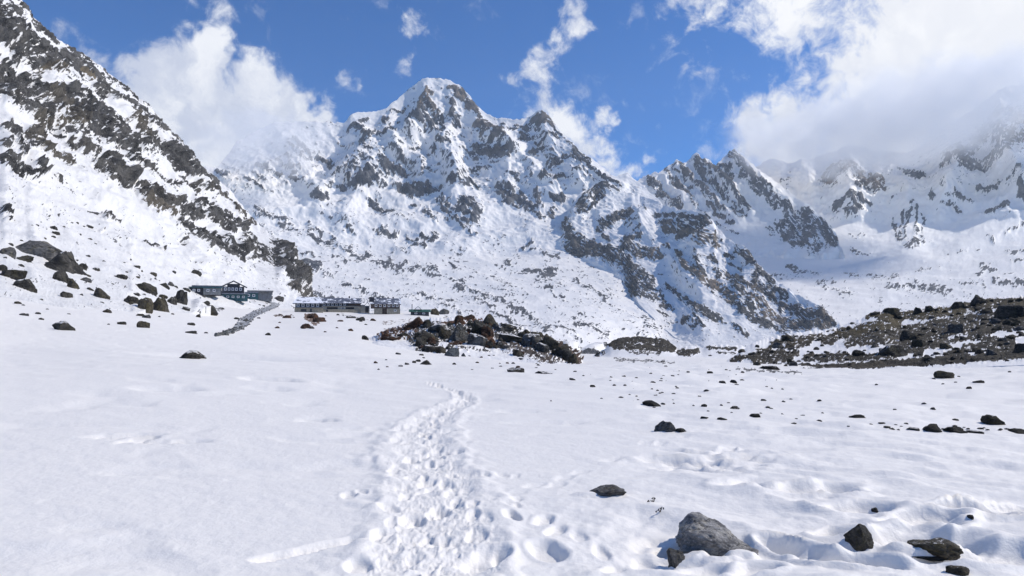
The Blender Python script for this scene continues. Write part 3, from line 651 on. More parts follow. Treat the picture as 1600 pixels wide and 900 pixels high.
# A: the steep slope rising on the left
A_crest = itab([(-320,-190),(-100,-70),(0,-22),(20,-8),(40,6),(55,24),(75,45),(100,62),(130,82),(155,98),(170,112),(190,130),(205,148),(222,160),(240,176),(255,190),(275,212),(292,232),(310,252),(325,268),(340,282),(352,292),(372,312),(395,340),(415,358),(432,372),(445,392),(455,408),(462,425),(470,440),(480,456),(496,470),(515,484)])
A_foot = itab([(-320,560),(0,512),(100,505),(200,498),(300,492),(400,487),(450,489),(515,492)])
def rA(u, v, t):
    rf = np.interp(u, [-320, 0, 100, 200, 300, 400, 450, 515], [50, 75, 100, 135, 200, 300, 330, 345])
    rc = np.interp(u, [-320, 0, 200, 340, 400, 450, 480, 515], [520, 620, 700, 725, 690, 620, 560, 490])
    return rf + (rc - rf) * t ** 1.05
A_strokes = [
 ([(5,55),(30,75),(60,90)],26,.2),([(0,20),(25,35),(55,45)],12,.2),([(30,5),(60,30),(90,62)],8,.3),([(-60,0),(0,40)],40,.2),([(-200,-60),(-60,60)],60,.2),([(40,80),(80,100),(120,100)],20,.1),([(60,75),(100,92),(120,80)],16,.2),([(85,70),(120,85)],8,.3),
 ([(0,110),(30,130),(65,135)],18,.2),([(60,110),(90,118)],8,.6),([(0,150),(30,165),(70,172)],16,.15),([(40,165),(60,182),(75,190)],12,.5),([(0,100),(30,98)],8,.2),([(-80,110),(0,140)],28,.2),
 ([(75,142),(95,165),(125,195)],15,.5),([(100,150),(130,175),(160,205)],17,.1),([(130,195),(165,218),(200,232)],17,.2),([(110,150),(140,160)],8,.1),([(150,190),(180,210)],14,.3),([(180,215),(220,235)],8,.3),
 ([(95,190),(120,200)],9,.6),([(135,90),(160,115),(190,145)],12,.3),([(130,105),(145,120)],8,.9),([(160,125),(185,150)],12,.2),([(150,140),(180,158)],7,.2),([(190,135),(205,148)],6,.1),
 ([(195,150),(225,170),(245,185)],9,.1),([(200,180),(215,200),(225,222)],13,.5),([(225,190),(250,212)],10,.2),([(222,210),(240,232)],15,.3),([(245,200),(275,222),(290,240)],11,.2),([(240,225),(275,250),(300,262)],14,.2),([(275,250),(310,265),(335,282)],10,.3),([(300,250),(320,270)],7,.3),
 ([(160,140),(185,150),(215,165)],6,.15),
 ([(5,205),(25,215),(45,235)],9,.25,.95),([(35,215),(55,222),(75,240),(105,255)],10,.5,.9),([(110,225),(130,228),(148,240)],8,.4,.9),([(95,205),(125,212)],6,.2,.9),([(80,200),(90,202)],5,.1),([(0,228),(30,245)],7,.2,.9),([(0,255),(15,262)],8,.3),([(20,270),(50,282)],6,.2,.9),([(0,262),(35,280)],5,.2,.9),([(45,268),(58,280)],4,.2),
 ([(152,262),(170,270),(195,287)],11,.35),([(160,252),(175,262)],7,.3),([(180,275),(203,280)],8,.7),([(195,250),(215,258),(235,268)],5,.3),([(150,248),(165,252)],5,.1),
 ([(218,300),(240,310),(270,320)],12,.4),([(228,318),(245,332),(262,338)],8,.6),([(262,320),(300,335),(340,345),(375,358)],9,.25),([(300,322),(340,332),(372,352)],7,.2),([(212,295),(235,300)],6,.2),([(280,350),(305,362),(330,378)],8,.15),
 ([(310,365),(345,380),(380,398)],10,.2),([(330,350),(370,368),(400,390)],7,.2,.95),([(370,388),(400,400),(430,408)],10,.35),([(400,385),(425,400),(445,415)],10,.2),([(432,382),(446,402),(458,425),(470,446)],9,.25),([(425,395),(440,420),(458,445)],9,.2),([(455,435),(475,455),(495,468)],7,.3),([(448,448),(465,460),(480,470)],4,.4,.9),
 ([(305,290),(330,298),(350,306)],5,.4,.9),([(340,300),(370,325),(398,350)],4,.5,.9),([(350,330),(385,355)],3,.2,.8),([(300,275),(340,285)],4,.2,.9),([(230,275),(290,290)],3,.2,.6),
 ([(140,333),(160,338),(178,350)],5.5,.2),([(160,344),(182,352)],4,.2),([(222,383),(240,390),(252,396)],3,.1),([(2,334),(10,342)],5,.1),([(0,350),(8,352)],3,.1),([(75,280),(100,292)],2,.1,.8),([(283,375),(292,380)],3,.1,.8),([(305,424),(313,428)],3,.2,.9),([(148,362),(160,366)],1.5,.1,.7),
 ([(12,32),(35,42),(75,55)],3.5,0,-.9),([(35,30),(60,55),(95,72)],5,0,-1),([(0,72),(20,90),(45,108)],4,0,-1),([(5,98),(25,108),(50,122)],1.8,0,-1),([(68,128),(90,130),(115,134),(140,150),(165,170)],9,0,-1),([(165,168),(190,185),(212,210),(228,232)],3.5,0,-1),([(140,148),(165,160),(190,180)],4,0,-.9),
 ([(78,92),(100,108),(118,120)],3.5,0,-1),([(50,30),(24,5)],4,0,-.8),([(28,70),(75,92)],1.2,0,-.8),([(55,82),(78,95)],2,0,-.8),([(115,60),(150,95),(200,155)],2.6,0,-.9),([(195,148),(240,178),(265,192)],2.5,0,-1),([(222,195),(250,215),(290,232)],1.8,0,-1),([(245,210),(270,225),(292,238)],2.0,0,-.9),([(30,150),(55,160),(75,170)],2.5,0,-.9),([(110,150),(140,165)],1.2,0,-.8),([(130,115),(155,150)],1.2,0,-.8),
 ([(300,340),(345,362),(385,378)],1.8,0,-.9),([(285,345),(330,352)],1.5,0,-.8),([(370,372),(410,390)],1.4,0,-.8)]
A_spurs = [([(70,130),(130,170),(215,232)],20,10),([(0,150),(70,185)],22,10),([(150,255),(200,288)],14,6),([(215,298),(270,322)],14,6),([(270,320),(380,360)],14,6),([(310,365),(430,408),(468,448)],16,7),([(432,378),(470,446)],12,6),([(195,150),(300,262)],16,7),([(130,90),(225,225)],14,6)]
def A_extra(U, V, st, st2):
    d = V - A_crest(U)                       # distance below the crest line, photo-wide
    up = sstep(-d, -150, -40) * sstep(-U, -360, -300)
    mid = sstep(-d, -190, -70) * (1 - up)
    return .10 * up * (st2 > .45) + .10 * mid * (st2 - .45)
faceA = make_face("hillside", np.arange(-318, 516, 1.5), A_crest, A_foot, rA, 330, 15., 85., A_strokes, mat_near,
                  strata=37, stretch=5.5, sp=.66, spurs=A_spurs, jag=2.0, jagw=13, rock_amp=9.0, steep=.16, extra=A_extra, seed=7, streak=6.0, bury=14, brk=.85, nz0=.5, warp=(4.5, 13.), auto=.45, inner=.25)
# ------------------------------------------------------------------ moraine ridge, river bank, outcrop mound
def gv(us, r):
    """photo row of the snow field at range r"""
    az = np.arctan((np.asarray(us, float) - 800) / FPX)
    z = ground_base(np.sin(az) * r, np.cos(az) * r)
    return 500 - (z - CAM_H) / r * FPX
mat_moraine = terrain_material("moraine_rubble", 1.5, (.012, .011, .009, 1), (.075, .063, .044, 1), (.10, .078, .036, 1), jitter=.07, bump=1.0, bump_dist=.5, soft=.06, snow_bump=.2)
G_crest = itab([(1120,572),(1143,561),(1160,548),(1180,535),(1205,528),(1238,521),(1270,519),(1299,515),(1325,506),(1346,498),(1360,490),(1375,484),(1390,483),(1405,487),(1433,483),(1450,480),(1492,476),(1521,472),(1535,466),(1555,465),(1575,463),(1600,461),(1680,456),(1780,446)])
def rGf(u): return np.interp(u, [1120, 1300, 1600, 1780], [100, 88, 84, 80])
G_us = np.arange(1121, 1741, 1.5)
G_footv = gv(G_us, rGf(G_us)) + 16
G_foot = lambda u: np.interp(u, G_us, G_footv)
def rG(u, v, t): return rGf(u) + (np.interp(u, [1120, 1200, 1400, 1600, 1780], [112, 135, 165, 175, 180]) - rGf(u)) * t
G_strokes = [([(1150,570),(1180,574),(1265,576),(1314,574),(1400,569),(1450,565),(1600,556),(1740,549)],9,.1,1.2),([(1150,566),(1180,560),(1240,555)],14,.2,1.0),([(1190,545),(1240,535),(1300,530)],14,.4,1.0),([(1260,560),(1330,558),(1400,555)],10,.2,1.0),([(1300,525),(1350,515),(1400,505)],14,.8,1.0),([(1330,535),(1400,525),(1450,515)],18,.4,1.0),
 ([(1360,495),(1440,492),(1500,486)],12,.8,1.0),([(1400,550),(1500,540),(1600,535)],18,.1,1.0),([(1430,520),(1520,505),(1600,500)],22,.3,1.0),([(1500,480),(1560,475),(1640,470)],14,.6,1.0),([(1600,500),(1700,500),(1780,490)],40,.3,1.0),([(1400,540),(1470,530)],18,.2,1.0),([(1480,555),(1600,545)],8,.1,1.0),([(1520,525),(1600,515)],14,.2,1.0),([(1180,572),(1300,572)],5,.2,1.0),
 ([(1262,546),(1276,540)],5,0,-1),([(1278,548),(1300,545)],5,0,-1),([(1165,543),(1198,538)],4,0,-1),([(1238,567),(1246,562)],4,0,-1),([(1155,567),(1172,566)],3,0,-1),([(1330,549),(1340,546)],4,0,-1),([(1350,548),(1378,545)],5,0,-1),([(1345,501),(1368,498)],1.5,0,-1),
 ([(1285,522),(1298,520)],2,0,-1),([(1407,560),(1425,557)],3.5,0,-1),([(1447,554),(1470,549)],4,0,-.9),([(1475,545),(1500,540)],4,0,-.9),([(1517,552),(1541,549)],3.5,0,-1),([(1552,523),(1600,520)],3,0,-1),([(1562,483),(1585,481)],1.5,0,-1),([(1592,535),(1612,530)],5,0,-1),([(1500,538),(1530,534)],2,0,-.8),([(1155,552),(1175,550)],2.5,0,-.8),([(1210,545),(1225,540)],2,0,-.8),([(1640,540),(1660,535)],5,0,-1)]
faceG = make_face("moraine_ridge", G_us, G_crest, G_foot, rG, 95, 1.6, 16., G_strokes, mat_moraine, strata=-8, stretch=2.5, sp=.0, jag=1.6, jagw=9, rock_amp=1.7, steep=.05, seed=9, streak=3.6, bury=3, brk=.20, warp=(3.0, 8.), nz0=.35, relief_crest=.7)
bK_us = np.arange(905, 1190, 1.5)
bK_footv = gv(bK_us, 190.) + 4
K_crest = itab([(905,563),(930,556),(945,545),(955,534),(968,528),(1000,526),(1035,529),(1048,535),(1058,544),(1068,542),(1080,541),(1095,545),(1110,540),(1130,539),(1160,541),(1190,556)])
K_strokes = [([(950,537),(968,531),(1000,529),(1040,533),(1052,541)],9,.2,1.2),([(960,541),(1000,542),(1046,545)],8,.2,1.15),([(985,551),(1030,552)],4,.2,.9),([(1062,552),(1088,549)],8,.1,1.1),([(1105,543),(1150,545)],4,.3,1.0),([(1120,551),(1150,553)],2.5,.3,.9),([(925,556),(945,552)],3,.2,.9)]
faceK = make_face("river_bank", bK_us, K_crest, lambda u: np.interp(u, bK_us, bK_footv), lambda u, v, t: 190 + 65 * t, 40, 2.2, 26., K_strokes, mat_moraine, strata=0, stretch=2., jag=1.2, jagw=9, rock_amp=1.6, steep=.1, seed=10, streak=3.6, bury=5, brk=.26, warp=(3., 8.))
O_us = np.arange(571, 914, 1.4)
O_crest = itab([(571,532),(590,524),(610,515),(635,507),(655,501),(680,498),(715,497),(745,500),(770,504),(785,506),(800,508),(830,516),(850,523),(870,535),(888,550),(900,563),(914,574)])
O_footv = gv(O_us, 92.) + 6
O_strokes = [([(640,515),(700,522),(760,525),(800,535),(860,555)],22,.45,.9),([(600,522),(640,520),(660,530)],12,.8,.9),([(595,528),(640,512),(665,508)],8,1,1.0),([(650,530),(690,520),(735,520)],16,.2,1.0),([(690,508),(740,503),(772,508)],8,.9,1.0),([(735,530),(765,525)],12,1,1.0),([(655,545),(690,550)],8,.2,.95),([(770,520),(810,528),(850,545)],13,.3,.95),([(850,535),(880,555),(898,566)],12,.6,1.05),([(700,545),(760,548)],4,.3,.8),([(700,505),(740,510),(780,512)],9,.3,.85),([(780,508),(810,518),(840,528)],9,.1,.9),([(840,528),(870,545),(892,560)],12,.5,1.0),([(660,520),(680,540)],10,.3,.9),([(720,520),(760,535)],9,.2,.8),([(600,520),(630,525)],4,.8,.9),([(820,540),(850,550)],5,.2,.8)]
mat_outcrop = terrain_material("outcrop_rubble", 1.8, (.022, .021, .02, 1), (.11, .105, .095, 1), (.15, .065, .03, 1), jitter=.16, bump=1.0, bump_dist=.5, soft=.06, snow_bump=.2)
faceO = make_face("rocky_mound", O_us, O_crest, lambda u: np.interp(u, O_us, O_footv), lambda u, v, t: 92 + 26 * t, 60, 3.2, 11., O_strokes, mat_outcrop, strata=25, stretch=2.5, sp=.4, jag=2.2, jagw=8, rock_amp=2.4, steep=.1, seed=12, streak=3.2, bury=2.5, brk=.5, warp=(3., 8.))

bpy.context.view_layer.update()
DG = bpy.context.evaluated_depsgraph_get()
def hit_pixel(u, v):
    dx, dy, dz = pix_dir(u, v)
    d = Vector((float(dx), float(dy), float(dz))).normalized()
    ok, loc, nor, idx, ob, mw = scene.ray_cast(DG, Vector((0, 0, CAM_H)), d)
    return (loc, nor) if ok else (None, None)
def drop_at(x, y, top=400.0):
    ok, loc, nor, idx, ob, mw = scene.ray_cast(DG, Vector((x, y, top)), Vector((0, 0, -1)))
    return loc if ok else Vector((x, y, 0))

# ------------------------------------------------------------------ boulders
def rock_material(name, dark, mid, accent, snow, scale=3.0, accent_amt=.5):
    m = bpy.data.materials.new(name); m.use_nodes = True
    T = NT(m.node_tree); T.n.clear()
    out = T.new('ShaderNodeOutputMaterial'); b = T.new('ShaderNodeBsdfPrincipled'); T.l.new(b.outputs[0], out.inputs[0])
    co = T.new('ShaderNodeTexCoord').outputs['Generated']
    rnd = T.new('ShaderNodeObjectInfo').outputs['Random']
    off = T.new('ShaderNodeCombineXYZ')
    for k in range(3): T.put(off.inputs[k], T.math('MULTIPLY', rnd, 37.0 + 11 * k))
    co = T.vmath('ADD', co, off.outputs[0])
    n1 = T.noise(co, scale, 9.0, .66, .3); n2 = T.noise(co, scale * 6, 6.0, .7); n3 = T.noise(co, scale * 1.1, 5.0, .6, 1.2)
    st = T.noise(T.vmath('MULTIPLY', co, (2.0, 2.0, 9.0)), scale * .8, 6.0, .6, .8)
    c = T.mix(T.smooth(n1, .36, .64), dark, mid)
    c = T.mix(T.smooth(n2, .52, .72, 0, .55), c, tuple(min(1, k * 2.0) for k in mid[:3]) + (1,))
    c = T.mix(T.smooth(n2, .44, .30, 0, .7), c, tuple(k * .45 for k in dark[:3]) + (1,))
    c = T.mix(T.smooth(st, .45, .62, 0, .35), c, dark)
    c = T.mix(T.smooth(n3, .50, .60, 0, accent_amt), c, accent)
    vor = T.new('ShaderNodeTexVoronoi', feature='DISTANCE_TO_EDGE')
    wob = T.vmath('ADD', co, T.vmath('SCALE', T.noise(co, scale * 1.5, 5.0, .6, out='Color'), .35))
    T.put(vor.inputs['Vector'], T.vmath('MULTIPLY', wob, (1.0, 1.0, 1.8))); vor.inputs['Scale'].default_value = scale * .9
    crack = T.smooth(vor.outputs['Distance'], 0.0, .05, 1.0, 0.0)
    crack = T.math('MULTIPLY', crack, T.smooth(n3, .38, .58))
    c = T.mix(T.math('MULTIPLY', crack, .8), c, tuple(k * .3 for k in dark[:3]) + (1,))
    geo = T.new('ShaderNodeNewGeometry'); sepn = T.new('ShaderNodeSeparateXYZ'); T.l.new(geo.outputs['Normal'], sepn.inputs[0])
    s = T.math('ADD', sepn.outputs['Z'], T.math('MULTIPLY', T.math('SUBTRACT', T.noise(co, scale * 1.8, 7.0, .68), .5), 1.7))
    sf = T.smooth(s, 1.12 - snow, 1.20 - snow)
    c = T.mix(sf, c, (.885, .86, .82, 1))
    T.put(b.inputs['Base Color'], c); b.inputs['Roughness'].default_value = .82; b.inputs['Specular IOR Level'].default_value = .25
    bp = T.new('ShaderNodeBump'); bp.inputs['Strength'].default_value = .9; bp.inputs['Distance'].default_value = .02
    sc_ = T.new('ShaderNodeVectorMath')
    T.put(bp.inputs['Height'], T.math('SUBTRACT', T.math('ADD', T.math('ADD', n1, T.math('MULTIPLY', n2, .6)), T.math('MULTIPLY', st, .6)), T.math('MULTIPLY', crack, .45)))
    T.n.remove(sc_)
    T.l.new(bp.outputs[0], b.inputs['Normal'])
    return m, bp
ROCKM = {}
for key, args in {
    'grey':  ((.045,.045,.047,1), (.17,.165,.16,1), (.20,.18,.13,1), -.05),
    'bare':  ((.13,.127,.125,1), (.42,.405,.385,1), (.50,.46,.38,1), -.5),
    'dark':  ((.020,.019,.018,1), (.095,.088,.076,1), (.08,.072,.04,1), -.15),
    'darks': ((.022,.021,.020,1), (.105,.097,.085,1), (.09,.08,.045,1), .26),
    'red':   ((.04,.022,.015,1), (.15,.072,.038,1), (.08,.07,.055,1), .10),
    'moss':  ((.030,.027,.021,1), (.115,.10,.075,1), (.12,.10,.045,1), .05),
    'snowy': ((.04,.042,.045,1), (.16,.16,.155,1), (.17,.15,.11,1), .36),
    'blue':  ((.06,.068,.074,1), (.17,.19,.20,1), (.14,.15,.14,1), .10)}.items():
    ROCKM[key] = {}
    for far in (0, 1, 2):
        m, bp = rock_material("rock_" + key, *args, scale=(4.2, 3.0, 2.2)[far]); bp.inputs['Distance'].default_value = (.03, .25, .6)[far]
        ROCKM[key][far] = m

_ico = {}
def ico(sub):
    if sub not in _ico:
        bm = bmesh.new(); bmesh.ops.create_icosphere(bm, subdivisions=sub, radius=1.0)
        me = bpy.data.meshes.new("boulder"); bm.to_mesh(me); bm.free()
        co = np.empty(len(me.vertices) * 3, np.float32); me.vertices.foreach_get('co', co)
        _ico[sub] = (me, co.reshape(-1, 3))
    return _ico[sub]

def rock_mesh(seed, sub, dims, profile=None, planes=15, rough=.10, smooth=True):
    g = np.random.default_rng(seed)
    base, co = ico(sub); cube = co / np.abs(co).max(axis=1, keepdims=True); p = co * .33 + cube * .55
    M3 = np.array(Matrix.Rotation(g.uniform(0, 3), 3, 'Z') @ Matrix.Rotation(g.normal() * .25, 3, 'X') @ Matrix.Rotation(g.normal() * .25, 3, 'Y'), np.float32); p = p @ M3
    for k in range(planes):
        n = g.normal(size=3); n /= np.linalg.norm(n); h = g.uniform(.55, 1.0)
        d = p @ n; over = np.maximum(0, d - h); p -= np.outer(over * .93, n).astype(np.float32)
    p /= np.abs(p).max(axis=0)
    s = seed % 97
    nn = co
    d1 = ridged3(p[:, 0] * 1.5, p[:, 1] * 1.5, p[:, 2] * 2.2, 6, .66, s) - .45
    d2 = pn3(p[:, 0] * 1.2, p[:, 1] * 1.2, p[:, 2] * 1.2, s + 3)
    p = p * (1 + rough * 1.5 * d1 + rough * 1.2 * d2)[:, None]
    if profile is not None:
        xs, hs = zip(*profile); up = p[:, 2] > 0
        f = np.interp(p[:, 0] + .12 * d2, xs, hs)
        p[:, 2] = np.where(up, p[:, 2] * f, p[:, 2])
    p = p * (np.array(dims) / 2.0)
    me = base.copy(); me.vertices.foreach_set('co', p.reshape(-1).astype(np.float32))
    if smooth is True: me.polygons.foreach_set('use_smooth', np.ones(len(me.polygons), bool))
    else: me.polygons.foreach_set('use_smooth', np.zeros(len(me.polygons), bool))
    me.update()
    return me

boulder_n = [0]
def boulder(u, vb, w, h, style, label, name="boulder", cat="boulder", group=None, profile=None, rz=None, sink=.22, depth=.8, tilt=0.0, rough=.17, planes=11, loc=None, cast=True):
    boulder_n[0] += 1; sd_ = boulder_n[0] * 7 + 3
    if loc is None: loc, nor = hit_pixel(u, vb)
    if loc is None: return None
    dist = math.hypot(loc.x, loc.y)
    se = max(0.0, (CAM_H - loc.z) / math.hypot(dist, CAM_H - loc.z)); h = max(.35 * h, h - .62 * depth * w * se)
    wm, hm = w * .96 / FPX * dist, h / FPX * dist
    sub = 6 if w > 90 else 4 if w > 26 else 3 if w > 9 else 2
    me = rock_mesh(sd_, sub, (wm * 1.04, wm * depth, hm * 2 / (1 + 0)), profile, planes, rough, smooth=(w > 20))
    me.materials.append(ROCKM[style][0 if dist < 12 else 1 if dist < 70 else 2])
    o = bpy.data.objects.new(name, me); scene.collection.objects.link(o)
    az = math.atan2(loc.x, loc.y)
    o.rotation_euler = (0, tilt, -az + (rz if rz is not None else 0))
    fwd = Vector((math.sin(az), math.cos(az), 0))
    o.location = loc + fwd * (wm * depth * .30) + Vector((0, 0, hm * (.5 - sink) - hm * .28))
    tag(o, label, cat, group)
    return o

